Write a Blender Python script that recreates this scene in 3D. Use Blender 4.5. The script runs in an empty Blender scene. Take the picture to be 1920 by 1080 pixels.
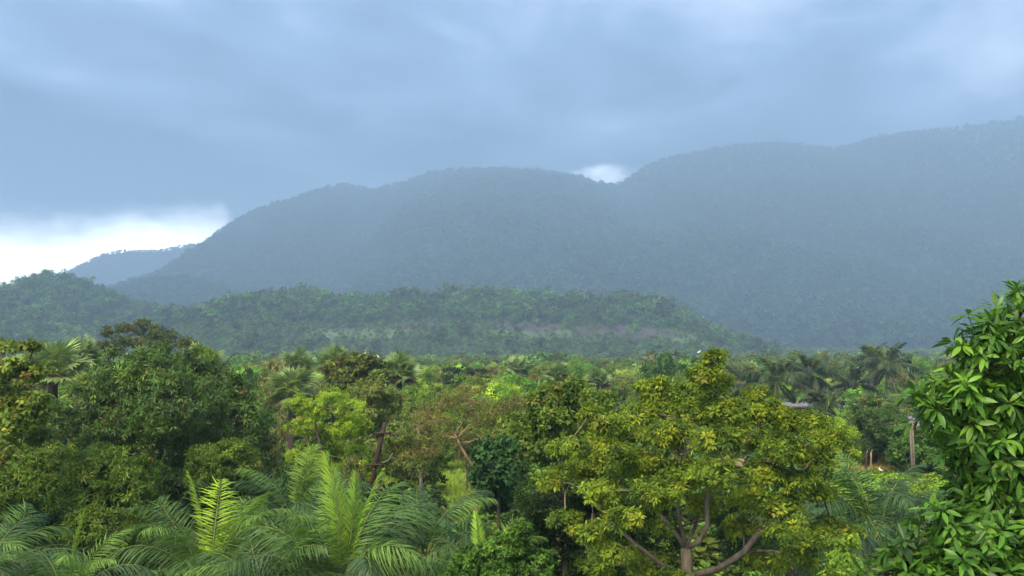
import bpy, math, random
import numpy as np
from mathutils import Matrix, Vector

SC = bpy.context.scene
COL = SC.collection
rng = np.random.default_rng(7)
R = math.radians

# ------------------------------------------------------------------ camera
CAM_H = 8.5
FPX = 1884.0            # focal length in photo pixels (1920 wide)
HORIZON = 640.0
PITCH = math.atan((HORIZON - 540.0) / FPX)
cam_d = bpy.data.cameras.new('camera')
cam_d.sensor_width = 36.0
cam_d.lens = 36.0 * FPX / 1920.0
cam_d.clip_start = 0.1
cam_d.clip_end = 20000.0
cam = bpy.data.objects.new('camera', cam_d)
COL.objects.link(cam)
cam.location = (0, 0, CAM_H)
cam.rotation_euler = (math.pi / 2 + PITCH, 0, 0)
SC.camera = cam

# ------------------------------------------------------------------ light, exposure
SUN_EL, SUN_AZ = R(52), R(-150)         # azimuth clockwise from +Y (view direction): behind, to the left
SUN_POWER, SUN_ANGLE = 1.5, R(24)
EXPOSURE = 2.45
sl = bpy.data.lights.new('sun', 'SUN')
sl.energy = SUN_POWER
sl.angle = SUN_ANGLE
sl.color = (1.0, 0.90, 0.70)
sun = bpy.data.objects.new('sun', sl)
COL.objects.link(sun)
sdir = Vector((math.sin(SUN_AZ) * math.cos(SUN_EL), math.cos(SUN_AZ) * math.cos(SUN_EL), math.sin(SUN_EL)))
sun.rotation_euler = (-sdir).to_track_quat('-Z', 'Y').to_euler()
sun.location = sdir * 60

SC.view_settings.view_transform = 'Standard'
SC.view_settings.look = 'None'
SC.view_settings.exposure = EXPOSURE
SC.view_settings.gamma = 1.0
SC.view_settings.use_curve_mapping = False
SC.render.engine = 'CYCLES'
SC.cycles.use_denoising = True
try:
    SC.cycles.denoiser = 'OPENIMAGEDENOISE'
    SC.cycles.denoising_input_passes = 'RGB_ALBEDO_NORMAL'
    SC.cycles.denoising_prefilter = 'ACCURATE'
except Exception:
    pass
SC.cycles.max_bounces = 4
SC.cycles.diffuse_bounces = 2
SC.cycles.glossy_bounces = 2
SC.cycles.transmission_bounces = 3
SC.cycles.transparent_max_bounces = 4
SC.cycles.volume_bounces = 0
SC.cycles.use_adaptive_sampling = True
SC.cycles.adaptive_threshold = 0.01


class NT:
    """small helper for node trees"""
    def __init__(self, tree):
        self.t = tree
        tree.nodes.clear()

    def n(self, kind, **kw):
        nd = self.t.nodes.new(kind)
        for k, v in kw.items():
            setattr(nd, k, v)
        return nd

    def put(self, sock, v):
        if hasattr(v, 'is_linked') or hasattr(v, 'links'):
            self.t.links.new(v, sock)
        else:
            if isinstance(v, (tuple, list)) and len(v) == 3 and sock.type == 'RGBA':
                v = (*v, 1.0)
            sock.default_value = v

    def m(self, op, a, b=0.0, c=0.0, clamp=False):
        nd = self.n('ShaderNodeMath', operation=op, use_clamp=clamp)
        self.put(nd.inputs[0], a)
        self.put(nd.inputs[1], b)
        self.put(nd.inputs[2], c)
        return nd.outputs[0]

    def smooth(self, x, lo, hi):
        nd = self.n('ShaderNodeMapRange', interpolation_type='SMOOTHSTEP')
        self.put(nd.inputs['Value'], x)
        self.put(nd.inputs['From Min'], lo)
        self.put(nd.inputs['From Max'], hi)
        return nd.outputs[0]

    def noise(self, vec, scale, detail=4, rough=0.55, dist=0.0):
        nd = self.n('ShaderNodeTexNoise')
        if vec is not None:
            self.put(nd.inputs['Vector'], vec)
        nd.inputs['Scale'].default_value = scale
        nd.inputs['Detail'].default_value = detail
        nd.inputs['Roughness'].default_value = rough
        nd.inputs['Distortion'].default_value = dist
        return nd.outputs[0]

    def mix(self, f, a, b, blend='MIX'):
        nd = self.n('ShaderNodeMix', data_type='RGBA', blend_type=blend)
        self.put(nd.inputs[0], f)
        self.put(nd.inputs[6], a)
        self.put(nd.inputs[7], b)
        return nd.outputs[2]

    def ramp(self, f, stops):
        nd = self.n('ShaderNodeValToRGB')
        cr = nd.color_ramp
        while len(cr.elements) < len(stops):
            cr.elements.new(0.5)
        for e, (p, c) in zip(cr.elements, stops):
            e.position = p
            e.color = (*c, 1.0)
        self.put(nd.inputs[0], f)
        return nd.outputs[0]


def build_world():
    w = bpy.data.worlds.new('World')
    SC.world = w
    w.use_nodes = True
    k = NT(w.node_tree)
    tc = k.n('ShaderNodeTexCoord')
    sep = k.n('ShaderNodeSeparateXYZ')
    k.put(sep.inputs[0], tc.outputs['Generated'])
    x, y, z = sep.outputs
    # the clear sky above the clouds
    sky = k.n('ShaderNodeTexSky', sky_type='NISHITA', sun_disc=False)
    sky.sun_elevation = SUN_EL
    sky.sun_rotation = SUN_AZ
    bg1 = k.n('ShaderNodeBackground')
    k.put(bg1.inputs[0], sky.outputs[0])
    bg1.inputs[1].default_value = 0.05
    # cloud deck seen in perspective
    zz = k.m('ADD', k.m('MAXIMUM', z, 0.0), 0.12)
    cx, cy = k.m('DIVIDE', x, zz), k.m('DIVIDE', y, zz)
    comb = k.n('ShaderNodeCombineXYZ')
    k.put(comb.inputs[0], k.m('ADD', k.m('MULTIPLY', cx, 0.75), k.m('MULTIPLY', cy, 0.30)))
    k.put(comb.inputs[1], k.m('SUBTRACT', k.m('MULTIPLY', cy, 0.62), k.m('MULTIPLY', cx, 0.42)))
    comb.inputs[2].default_value = 3.7
    n1 = k.noise(comb.outputs[0], 0.75, 5, 0.52, 0.4)
    n2 = k.noise(comb.outputs[0], 2.6, 4, 0.55, 0.3)
    big = k.noise(comb.outputs[0], 0.28, 2, 0.5)
    b = k.m('ADD', k.m('ADD', k.m('MULTIPLY', n1, 1.2), k.m('MULTIPLY', n2, 0.48)), k.m('SUBTRACT', k.m('MULTIPLY', big, 0.55), 0.60))
    b = k.m('ADD', b, k.m('MULTIPLY', x, 0.12))
    az = k.m('ARCTAN2', x, y)
    el = k.m('ARCSINE', z)
    # the heavy cloud bank low at the left
    ga = k.m('DIVIDE', k.m('ADD', az, 0.38), 0.42)
    ge = k.m('DIVIDE', k.m('SUBTRACT', el, 0.155), 0.07)
    bank = k.m('EXPONENT', k.m('MULTIPLY', k.m('ADD', k.m('MULTIPLY', ga, ga), k.m('MULTIPLY', ge, ge)), -1.0))
    b = k.m('SUBTRACT', b, k.m('MULTIPLY', bank, 0.30))
    cloud = k.ramp(b, [(0.28, (0.004, 0.010, 0.026)), (0.49, (0.064, 0.090, 0.142)), (0.74, (0.255, 0.285, 0.335))])
    comb2 = k.n('ShaderNodeCombineXYZ')
    k.put(comb2.inputs[0], k.m('MULTIPLY', az, 1.0))
    k.put(comb2.inputs[1], k.m('MULTIPLY', el, 1.6))
    ne = k.m('SUBTRACT', k.noise(comb2.outputs[0], 9.0, 5, 0.6), 0.5)
    left = k.m('MULTIPLY', k.smooth(az, -0.232, -0.285), 0.106)
    nb = k.m('MULTIPLY', k.m('SUBTRACT', k.noise(comb2.outputs[0], 2.3, 2, 0.5), 0.5), 0.03)
    top = k.m('ADD', k.m('ADD', left, nb), k.m('MULTIPLY', ne, 0.07))
    g1 = k.m('MULTIPLY', k.smooth(k.m('SUBTRACT', top, el), -0.022, 0.032), k.smooth(az, -0.235, -0.30))
    da = k.m('MULTIPLY', k.m('SUBTRACT', az, 0.106), 20.0)
    de = k.m('MULTIPLY', k.m('SUBTRACT', el, 0.150), 46.0)
    rr = k.m('ADD', k.m('ADD', k.m('MULTIPLY', da, da), k.m('MULTIPLY', de, de)), k.m('MULTIPLY', ne, 6.5))
    g2 = k.m('MULTIPLY', k.smooth(rr, 1.5, -1.2), 0.45)
    gap = k.m('MAXIMUM', g1, g2, clamp=True)
    col = k.mix(gap, cloud, (2.4, 2.5, 2.6))
    bg2 = k.n('ShaderNodeBackground')
    k.put(bg2.inputs[0], col)
    bg2.inputs[1].default_value = 1.0
    mx = k.n('ShaderNodeMixShader')
    mx.inputs[0].default_value = 0.96
    k.put(mx.inputs[1], bg1.outputs[0])
    k.put(mx.inputs[2], bg2.outputs[0])
    out = k.n('ShaderNodeOutputWorld')
    k.put(out.inputs[0], mx.outputs[0])


build_world()

# ------------------------------------------------------------------ placing
CA, SA = math.cos(PITCH), math.sin(PITCH)


def P(px, py, D):
    """point at distance D (along +Y) seen at photo pixel px, py"""
    u, v = px - 960.0, 540.0 - py
    dy = FPX * CA - v * SA
    dz = FPX * SA + v * CA
    s = D / dy
    return np.array([u * s, D, CAM_H + dz * s])


def proj(p):
    p = np.asarray(p, float)
    d = p - np.array([0, 0, CAM_H])
    f = d[..., 1] * CA + d[..., 2] * SA
    up = -d[..., 1] * SA + d[..., 2] * CA
    f = np.maximum(f, 1e-3)
    return 960 + FPX * d[..., 0] / f, 540 - FPX * up / f


def gz(D):
    """the plain falls gently towards the foot of the hills"""
    return -0.013 * np.clip(np.asarray(D, float) - 100.0, 0, 480)


def ground_d(py):
    return CAM_H * FPX / (py - HORIZON)


# ------------------------------------------------------------------ noise
def _hash(ix, iy, seed):
    h = (ix.astype(np.int64) * 374761393 + iy.astype(np.int64) * 668265263 + seed * 1442695041) & 0x7fffffff
    h = ((h ^ (h >> 13)) * 1274126177) & 0x7fffffff
    return ((h ^ (h >> 16)) & 0xffff) / 65535.0


def vnoise(x, y, seed=0):
    x0, y0 = np.floor(x), np.floor(y)
    fx, fy = x - x0, y - y0
    fx, fy = fx * fx * (3 - 2 * fx), fy * fy * (3 - 2 * fy)
    a, b = _hash(x0, y0, seed), _hash(x0 + 1, y0, seed)
    c, d = _hash(x0, y0 + 1, seed), _hash(x0 + 1, y0 + 1, seed)
    return (a * (1 - fx) + b * fx) * (1 - fy) + (c * (1 - fx) + d * fx) * fy


def fbm(x, y, seed=0, octv=4):
    s, a, t = 0.0, 0.5, 0.0
    for i in range(octv):
        s = s + a * vnoise(x * 2 ** i, y * 2 ** i, seed + i)
        t += a
        a *= 0.5
    return s / t


# ------------------------------------------------------------------ materials
def mat(name):
    m = bpy.data.materials.new(name)
    m.use_nodes = True
    return m, NT(m.node_tree)


def leaf_material(name, rough=0.6, trans=0.36, rand=0.0, spec=0.12, blue=0.62):
    m, k = mat(name)
    at = k.n('ShaderNodeAttribute', attribute_name='tint')
    oi = k.n('ShaderNodeObjectInfo')
    col = k.mix(1.0, at.outputs['Color'], oi.outputs['Color'], 'MULTIPLY')
    col = k.mix(1.0, col, (1.20, 1.16, blue), 'MULTIPLY')
    geo = k.n('ShaderNodeNewGeometry')
    nz = k.noise(geo.outputs['Position'], 1.3, 3)
    v = k.n('ShaderNodeHueSaturation')
    v.inputs['Hue'].default_value = 0.5
    k.put(v.inputs['Value'], k.m('ADD', k.m('MULTIPLY', nz, 0.5), 0.75))
    if rand:
        k.put(v.inputs['Hue'], k.m('ADD', k.m('MULTIPLY', oi.outputs['Random'], 0.05), 0.478))
        k.put(v.inputs['Value'], k.m('ADD', k.m('MULTIPLY', oi.outputs['Random'], rand), 1.08 - rand / 2))
    k.put(v.inputs['Color'], col)
    col = v.outputs[0]
    p = k.n('ShaderNodeBsdfPrincipled')
    k.put(p.inputs['Base Color'], col)
    p.inputs['Roughness'].default_value = rough
    p.inputs['Specular IOR Level'].default_value = spec
    t = k.n('ShaderNodeBsdfTranslucent')
    k.put(t.inputs[0], k.mix(0.5, col, (0.30, 0.42, 0.05), 'MIX'))
    k.put(t.inputs[0], k.mix(1.0, col, (1.5, 1.5, 0.8), 'MULTIPLY'))
    mx = k.n('ShaderNodeMixShader')
    mx.inputs[0].default_value = trans
    k.put(mx.inputs[1], p.outputs[0])
    k.put(mx.inputs[2], t.outputs[0])
    o = k.n('ShaderNodeOutputMaterial')
    k.put(o.inputs[0], mx.outputs[0])
    return m


def plain_material(name, c1, c2, scale=6.0, rough=0.85, detail=5, bump=0.3, stretch=(1, 1, 1), spec=0.25, tint=False):
    m, k = mat(name)
    tc = k.n('ShaderNodeTexCoord')
    mp = k.n('ShaderNodeMapping')
    mp.inputs['Scale'].default_value = stretch
    k.put(mp.inputs[0], tc.outputs['Object'])
    nz = k.noise(mp.outputs[0], scale, detail, 0.6)
    col = k.ramp(nz, [(0.32, c1), (0.68, c2)])
    if tint:
        at = k.n('ShaderNodeAttribute', attribute_name='tint')
        col = k.mix(1.0, at.outputs['Color'], k.ramp(nz, [(0.3, (0.6, 0.6, 0.6)), (0.7, (1.35, 1.35, 1.35))]), 'MULTIPLY')
    p = k.n('ShaderNodeBsdfPrincipled')
    k.put(p.inputs['Base Color'], col)
    p.inputs['Roughness'].default_value = rough
    p.inputs['Specular IOR Level'].default_value = spec
    if bump:
        bp = k.n('ShaderNodeBump')
        bp.inputs['Strength'].default_value = bump
        bp.inputs['Distance'].default_value = 0.05
        k.put(bp.inputs['Height'], nz)
        k.put(p.inputs['Normal'], bp.outputs[0])
    o = k.n('ShaderNodeOutputMaterial')
    k.put(o.inputs[0], p.outputs[0])
    return m


M_LEAF = leaf_material('leaf')
M_GLOSS = leaf_material('glossy_leaf', rough=0.40, trans=0.25, spec=0.22)
M_PALM = leaf_material('palm_leaf', rough=0.45, trans=0.25, spec=0.2, blue=0.85)
M_FAR = leaf_material('far_leaf', rough=0.8, trans=0.15, rand=1.15, spec=0.1)
M_MOUNTAIN = leaf_material('mountain_leaf', rough=0.85, trans=0.1, rand=0.5, spec=0.05, blue=0.8)
M_BARK = plain_material('grey_bark', (0.07, 0.05, 0.035), (0.20, 0.15, 0.10), 7, stretch=(1, 1, 0.25), bump=0.6)
M_TANBARK = plain_material('tan_bark', (0.055, 0.042, 0.028), (0.165, 0.13, 0.09), 6, stretch=(1, 1, 0.3), bump=0.6)
M_ORANGEBARK = plain_material('orange_bark', (0.14, 0.09, 0.055), (0.34, 0.24, 0.14), 6, stretch=(1, 1, 0.3), bump=0.5)
M_DARKBARK = plain_material('dark_bark', (0.03, 0.022, 0.016), (0.08, 0.055, 0.04), 7, stretch=(1, 1, 0.3), bump=0.6)
M_PALMTRUNK = plain_material('palm_trunk', (0.12, 0.09, 0.065), (0.26, 0.20, 0.15), 5, stretch=(0.6, 0.6, 3.0), bump=0.6)
M_RIB = plain_material('frond_rib', (0.09, 0.12, 0.02), (0.17, 0.19, 0.045), 4, rough=0.5, bump=0)
M_HILL = plain_material('hill_ground', (0, 0, 0), (1, 1, 1), 0.05, tint=True, bump=0)
M_CONCRETE = plain_material('pole_concrete', (0.10, 0.085, 0.062), (0.21, 0.18, 0.135), 4, bump=0.3)
M_RUST = plain_material('rusty_post', (0.025, 0.016, 0.012), (0.075, 0.04, 0.028), 9, bump=0.4)
M_MUD = plain_material('mud_wall', (0.30, 0.17, 0.10), (0.50, 0.31, 0.20), 1.6, bump=0.5)
M_REDMUD = plain_material('red_mud_wall', (0.16, 0.07, 0.045), (0.30, 0.15, 0.10), 2.0, bump=0.5)
M_TIN = plain_material('tin_roof', (0.25, 0.27, 0.29), (0.46, 0.49, 0.52), 1.3, rough=0.45, bump=0.05, spec=0.5)
M_TEALTIN = plain_material('pale_tin_roof', (0.50, 0.62, 0.62), (0.75, 0.85, 0.86), 1.3, rough=0.4, bump=0.05, spec=0.5)
M_WHITE = plain_material('white_paint', (0.70, 0.70, 0.70), (0.82, 0.82, 0.80), 2.0, bump=0)
M_FEATHER = plain_material('white_feather', (0.72, 0.72, 0.70), (0.84, 0.84, 0.82), 30.0, bump=0)
M_BEAK = plain_material('beak', (0.5, 0.32, 0.04), (0.6, 0.4, 0.06), 5, bump=0)
M_DARK = plain_material('dark_inside', (0.01, 0.008, 0.007), (0.02, 0.016, 0.014), 5, bump=0)
M_THATCH = plain_material('thatch', (0.10, 0.08, 0.065), (0.24, 0.20, 0.17), 9, stretch=(1, 1, 0.2), bump=0.6)
M_STICK = plain_material('dry_stick', (0.12, 0.085, 0.06), (0.27, 0.20, 0.155), 5, bump=0.2)
M_WOOD = plain_material('wood', (0.15, 0.10, 0.06), (0.30, 0.21, 0.13), 6, stretch=(3, 3, 0.4), bump=0.3)
M_WIRE = plain_material('wire', (0.03, 0.03, 0.03), (0.06, 0.06, 0.06), 5, bump=0)


# ------------------------------------------------------------------ mesh building
class Geo:
    def __init__(self):
        self.v, self.f, self.c, self.n = [], [], [], 0

    def add(self, v, f, c=(1, 1, 1)):
        v = np.asarray(v, float).reshape(-1, 3)
        f = np.asarray(f, np.int64).reshape(-1, 3)
        c = np.asarray(c, float)
        if c.ndim == 1:
            c = np.tile(c, (len(v), 1))
        self.v.append(v)
        self.f.append(f + self.n)
        self.c.append(c)
        self.n += len(v)
        return self

    def mesh(self, name, material, smooth=False):
        me = bpy.data.meshes.new(name)
        v, f, c = np.concatenate(self.v), np.concatenate(self.f), np.concatenate(self.c)
        me.vertices.add(len(v))
        me.vertices.foreach_set('co', v.astype(np.float32).ravel())
        me.loops.add(len(f) * 3)
        me.loops.foreach_set('vertex_index', f.astype(np.int32).ravel())
        me.polygons.add(len(f))
        me.polygons.foreach_set('loop_start', np.arange(0, len(f) * 3, 3, dtype=np.int32))
        if smooth:
            me.polygons.foreach_set('use_smooth', np.ones(len(f), bool))
        a = me.attributes.new('tint', 'FLOAT_COLOR', 'POINT')
        a.data.foreach_set('color', np.concatenate([c, np.ones((len(c), 1))], 1).astype(np.float32).ravel())
        me.materials.append(material)
        me.update(calc_edges=True)
        me.validate()
        return me


def link(name, data, parent=None, loc=None, kind=None):
    o = bpy.data.objects.new(name, data)
    COL.objects.link(o)
    if parent is not None:
        o.parent = parent
    if loc is not None:
        o.location = tuple(float(q) for q in loc)
    if kind:
        o['kind'] = kind
    return o


USED = {}


def thing(name, label, cat, loc, group=None, rz=0.0):
    o = bpy.data.objects.new(name, None)
    o.empty_display_size = 0.2
    COL.objects.link(o)
    o.location = tuple(float(q) for q in loc)
    o.rotation_euler = (0, 0, rz)
    o['label'] = label
    o['category'] = cat
    if group:
        o['group'] = group
    return o


def nrm(a):
    return a / np.maximum(np.linalg.norm(a, axis=-1, keepdims=True), 1e-9)


def frames(d, n):
    """matrices with columns X=d, Z~n"""
    d = nrm(d)
    n = nrm(n - (n * d).sum(-1, keepdims=True) * d)
    y = np.cross(n, d)
    return np.stack([d, y, n], -1)


def stamp(geo, tv, tf, org, rot, sc, col, tshade=None):
    """copies of a template at org (N,3) rot (N,3,3) sc (N,) or (N,3), per-copy colour"""
    N, K = len(org), len(tv)
    sc = np.asarray(sc, float)
    if sc.ndim == 1:
        sc = np.repeat(sc[:, None], 3, 1)
    v = np.einsum('nij,nkj->nki', rot, tv[None] * sc[:, None, :]) + org[:, None, :]
    f = tf[None] + (np.arange(N) * K)[:, None, None]
    c = np.repeat(np.asarray(col)[:, None, :], K, 1)
    if tshade is not None:
        c = c * tshade[None, :, None]
    geo.add(v.reshape(-1, 3), f.reshape(-1, 3), c.reshape(-1, 3))


def leaf_tpl(width=0.3, fold=0.06, droop=0.16, stations=2, widest=0.42):
    """a leaf along +X with a folded midrib; length 1"""
    xs = [0.0] + [((i + 1) / (stations + 1)) for i in range(stations)] + [1.0]
    v, f = [(0, 0, 0)], []
    for x in xs[1:-1]:
        s = x / widest if x < widest else (1 - x) / (1 - widest)
        w = width * 0.5 * max(s, 0) ** 0.62
        z = -droop * x * x
        v += [(x, w, z + fold * w / (width * .5)), (x, 0, z), (x, -w, z + fold * w / (width * .5))]
    v.append((1, 0, -droop))
    e = len(v) - 1
    f += [(0, 2, 1), (0, 3, 2)]
    for i in range(stations - 1):
        a, b = 1 + 3 * i, 4 + 3 * i
        f += [(a, a + 1, b + 1), (a, b + 1, b), (a + 1, a + 2, b + 2), (a + 1, b + 2, b + 1)]
    a = 1 + 3 * (stations - 1)
    f += [(a, a + 1, e), (a + 1, a + 2, e)]
    return np.array(v, float), np.array(f)


L_MANGO_NEAR = leaf_tpl(0.34, 0.035, 0.22, 4, 0.48)
L_MANGO = leaf_tpl(0.27, 0.03, 0.25, 1, 0.45)
L_PALMATE = leaf_tpl(0.36, 0.04, 0.25, 2, 0.6)
L_BROAD = leaf_tpl(0.62, 0.05, 0.2, 2, 0.42)
L_CARD = leaf_tpl(0.55, 0.08, 0.15, 1, 0.45)
L_FINE = leaf_tpl(0.30, 0.02, 0.3, 1, 0.5)


def whorls_to_leaves(pos, axis, n, spread, length, rg, droop=0.25, base=0.03, jit=0.35):
    W = len(pos)
    t = nrm(np.cross(axis, nrm(rg.normal(size=(W, 3)))))
    b = np.cross(axis, t)
    ph = (np.arange(n)[None] + rg.random((W, 1)) + rg.normal(0, 0.25, (W, n))) * (2 * np.pi / n)
    s = np.clip(rg.normal(spread, jit, (W, n)), 0.15, 2.4)
    d = (np.cos(ph) * np.sin(s))[..., None] * t[:, None] + (np.sin(ph) * np.sin(s))[..., None] * b[:, None] + np.cos(s)[..., None] * axis[:, None]
    d[..., 2] -= droop * rg.random((W, n)) * 1.6
    d = nrm(d)
    nn = axis[:, None] + rg.normal(0, 0.35, (W, n, 3))
    nn = nn + np.array([0, 0, 0.35])
    org = pos[:, None] + d * base
    L = length * rg.uniform(0.65, 1.15, (W, n))
    d, nn, org = d.reshape(-1, 3), nn.reshape(-1, 3), org.reshape(-1, 3)
    return org, frames(d, nn), L.ravel(), np.repeat(np.arange(W), n)


def crown_whorls(blobs, n_clump, per_clump, rg, clump=0.34, shell=(0.62, 1.0), back=0.6, up=0.25, low=0.75):
    """blobs: (cx,cy,cz,rx,ry,rz). Clumps sit on the shells of the blobs, whorls fill each clump."""
    blobs = np.asarray(blobs, float)
    area = (blobs[:, 3] * blobs[:, 5])
    cnt = np.maximum(3, np.round(n_clump * area / area.sum())).astype(int)
    pos, ax, cid, cc = [], [], [], []
    k = 0
    for B, c in zip(blobs, cnt):
        d = nrm(rg.normal(size=(c * 3, 3)))
        keep = (rg.random(len(d)) < np.where(d[:, 1] > 0.25, back, 1.0)) & (rg.random(len(d)) < np.where(d[:, 2] < -0.2, low, 1.0))
        d = d[keep][:c]
        rr = B[3:6]
        ctr = B[:3] + d * rr * rg.uniform(*shell, (len(d), 1))
        rc = clump * rr.mean() * rg.uniform(0.7, 1.35, len(d))
        for q, dd, r in zip(ctr, d, rc):
            m = max(2, int(per_clump * rg.uniform(0.6, 1.4)))
            e = nrm(rg.normal(size=(m, 3)) + dd * 0.45 + np.array([0, 0, 0.25]))
            rad = r * rg.random((m, 1)) ** 0.4
            p = q + e * rad * np.array([1.15, 1.15, 0.8])
            pos.append(p)
            ax.append(nrm(e * 0.7 + dd * 0.4 + np.array([0, 0, up]) + rg.normal(0, 0.2, (m, 3))))
            cid.append(np.full(m, k))
            cc.append(q)
            k += 1
    return np.concatenate(pos), np.concatenate(ax), np.concatenate(cid), np.array(cc)


def palette(cols, weights, n, rg, jit=0.16):
    cols = np.asarray(cols, float)
    i = rg.choice(len(cols), n, p=np.asarray(weights, float) / np.sum(weights))
    return cols[i] * np.exp(rg.normal(0, jit, (n, 1))) * np.exp(rg.normal(0, jit * 0.35, (n, 3)))


def tube(geo, pts, rad, sides=7, col=(1, 1, 1), rg=None, wob=0.0, cap=True):
    pts = np.asarray(pts, float)
    rad = np.asarray(rad, float)
    n = len(pts)
    tg = np.gradient(pts, axis=0)
    tg = nrm(tg)
    ref = np.array([0.31, 0.95, 0.05]) if abs(tg[0] @ np.array([0.31, 0.95, 0.05])) < 0.8 else np.array([0.95, 0.1, 0.3])
    v = []
    for i in range(n):
        a = np.cross(tg[i], ref)
        a /= max(np.linalg.norm(a), 1e-6)
        b = np.cross(tg[i], a)
        ref = np.cross(a, tg[i])
        ph = np.arange(sides) * 2 * np.pi / sides
        rr = rad[i] * (1 + (rg.normal(0, wob, sides) if rg is not None and wob else 0))
        v.append(pts[i] + (np.cos(ph) * rr)[:, None] * a + (np.sin(ph) * rr)[:, None] * b)
    v = np.concatenate(v)
    f = []
    for i in range(n - 1):
        for j in range(sides):
            a, b = i * sides + j, i * sides + (j + 1) % sides
            f += [(a, b, b + sides), (a, b + sides, a + sides)]
    if cap:
        for j in range(1, sides - 1):
            f.append(((n - 1) * sides, (n - 1) * sides + j, (n - 1) * sides + j + 1))
            f.append((0, j + 1, j))
    geo.add(v, np.array(f), col)


def box(geo, x0, x1, y0, y1, z0, z1, col=(1, 1, 1)):
    v = [(x, y, z) for x in (x0, x1) for y in (y0, y1) for z in (z0, z1)]
    f = [(0, 1, 3), (0, 3, 2), (4, 6, 7), (4, 7, 5), (0, 4, 5), (0, 5, 1), (2, 3, 7), (2, 7, 6), (0, 2, 6), (0, 6, 4), (1, 5, 7), (1, 7, 3)]
    geo.add(v, f, col)


def skeleton(trunk, r0, targets, rg, tip=0.012, bend=0.12, expo=0.5, seg=5, reach=0.35, mains=()):
    """grow limbs from a trunk polyline to the targets; returns list of (pts, radii): trunk first, then one per target"""
    trunk = np.asarray(trunk, float)
    nodes = [tuple(p) for p in trunk]
    par = [-1] + list(range(len(trunk) - 1))
    paths = [list(range(len(trunk)))]
    plen = [0.0]
    for i in range(1, len(trunk)):
        plen.append(plen[-1] + np.linalg.norm(trunk[i] - trunk[i - 1]) * 0.3)
    allow = max(1, len(trunk) - 2)
    fork = trunk[-1]
    for mp in mains:
        mp = np.asarray(mp, float)
        k = int(np.argmin(np.linalg.norm(np.array(nodes[:len(trunk)]) - mp[0], axis=1)))
        path, prev = [k], k
        for q in mp[1:]:
            nodes.append(tuple(q))
            par.append(prev)
            plen.append(plen[prev] + np.linalg.norm(np.array(nodes[prev]) - q) * 0.35)
            prev = len(nodes) - 1
            path.append(prev)
        paths.append(path)
    targets = sorted([np.asarray(t, float) for t in targets], key=lambda t: np.linalg.norm(t - fork))
    for t in targets:
        nd = np.array(nodes)
        d = np.linalg.norm(nd - t, axis=1)
        cost = d + reach * np.array(plen) + np.maximum(0, nd[:, 2] - t[2]) * 0.8
        cost[:allow] += 1e6
        k = int(np.argmin(cost))
        a = nd[k]
        L = d[k]
        pd = a - nd[par[k]] if par[k] >= 0 else np.array([0, 0, 1.0])
        pd = pd / max(np.linalg.norm(pd), 1e-6)
        c = (a + t) / 2 + pd * L * 0.14 + rg.normal(0, bend * 0.5, 3) * L + np.array([0, 0, bend * 0.25 * L])
        path = [k]
        prev = k
        for s in range(1, seg + 1):
            u = s / seg
            q = (1 - u) ** 2 * a + 2 * u * (1 - u) * c + u * u * t + rg.normal(0, 0.02 * L, 3) * (u < 1)
            nodes.append(tuple(q))
            par.append(prev)
            plen.append(plen[prev] + L / seg)
            prev = len(nodes) - 1
            path.append(prev)
        paths.append(path)
    cnt = np.zeros(len(nodes))
    for p in paths[1:]:
        i = p[-1]
        while i >= 0:
            cnt[i] += 1
            i = par[i]
    cnt = np.maximum(cnt, 0.6)
    rad = tip * cnt ** expo
    top = rad[len(trunk) - 1]
    nodes = np.array(nodes)
    out = []
    for j, p in enumerate(paths):
        rr = rad[p].copy()
        if j == 0:
            rr = np.linspace(r0, max(top, r0 * 0.72), len(p))
        else:
            rr[0] = min(rr[0], rr[1] * 1.25) if len(rr) > 1 else rr[0]
            rr[-1] *= 0.55
        out.append((nodes[p], np.minimum(rr, r0 * 0.8) if j else rr))
    return out


def limbs(parent, paths, bark, base, sides=7, rg=None, split=True, wob=0.05):
    """trunk and branch parts of a tree, in the tree's own coordinates"""
    base = np.asarray(base, float)
    g = Geo()
    tube(g, paths[0][0] - base, paths[0][1], sides + 2, rg=rg, wob=wob)
    link('trunk', g.mesh('trunk', bark, True), parent)
    if split:
        for p, r in paths[1:]:
            g = Geo()
            tube(g, p - base, r, sides, rg=rg, wob=wob)
            link('branch', g.mesh('branch', bark, True), parent)
    elif len(paths) > 1:
        g = Geo()
        for p, r in paths[1:]:
            tube(g, p - base, r, 5)
        link('branches', g.mesh('branches', bark, True), parent)


def blob_px(lst, D, depth=1.0, dj=0.0, rg=None):
    """(px,py,rx,ry[,dD]) -> world ellipsoids"""
    out = []
    for b in lst:
        d = D + (b[4] if len(b) > 4 else 0) + (rg.normal(0, dj) if dj and rg is not None else 0)
        c = P(b[0], b[1], d)
        rx, rz = b[2] * d / FPX, b[3] * d / FPX
        out.append((*c, rx, (rx + rz) / 2 * depth, rz))
    return out


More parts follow.
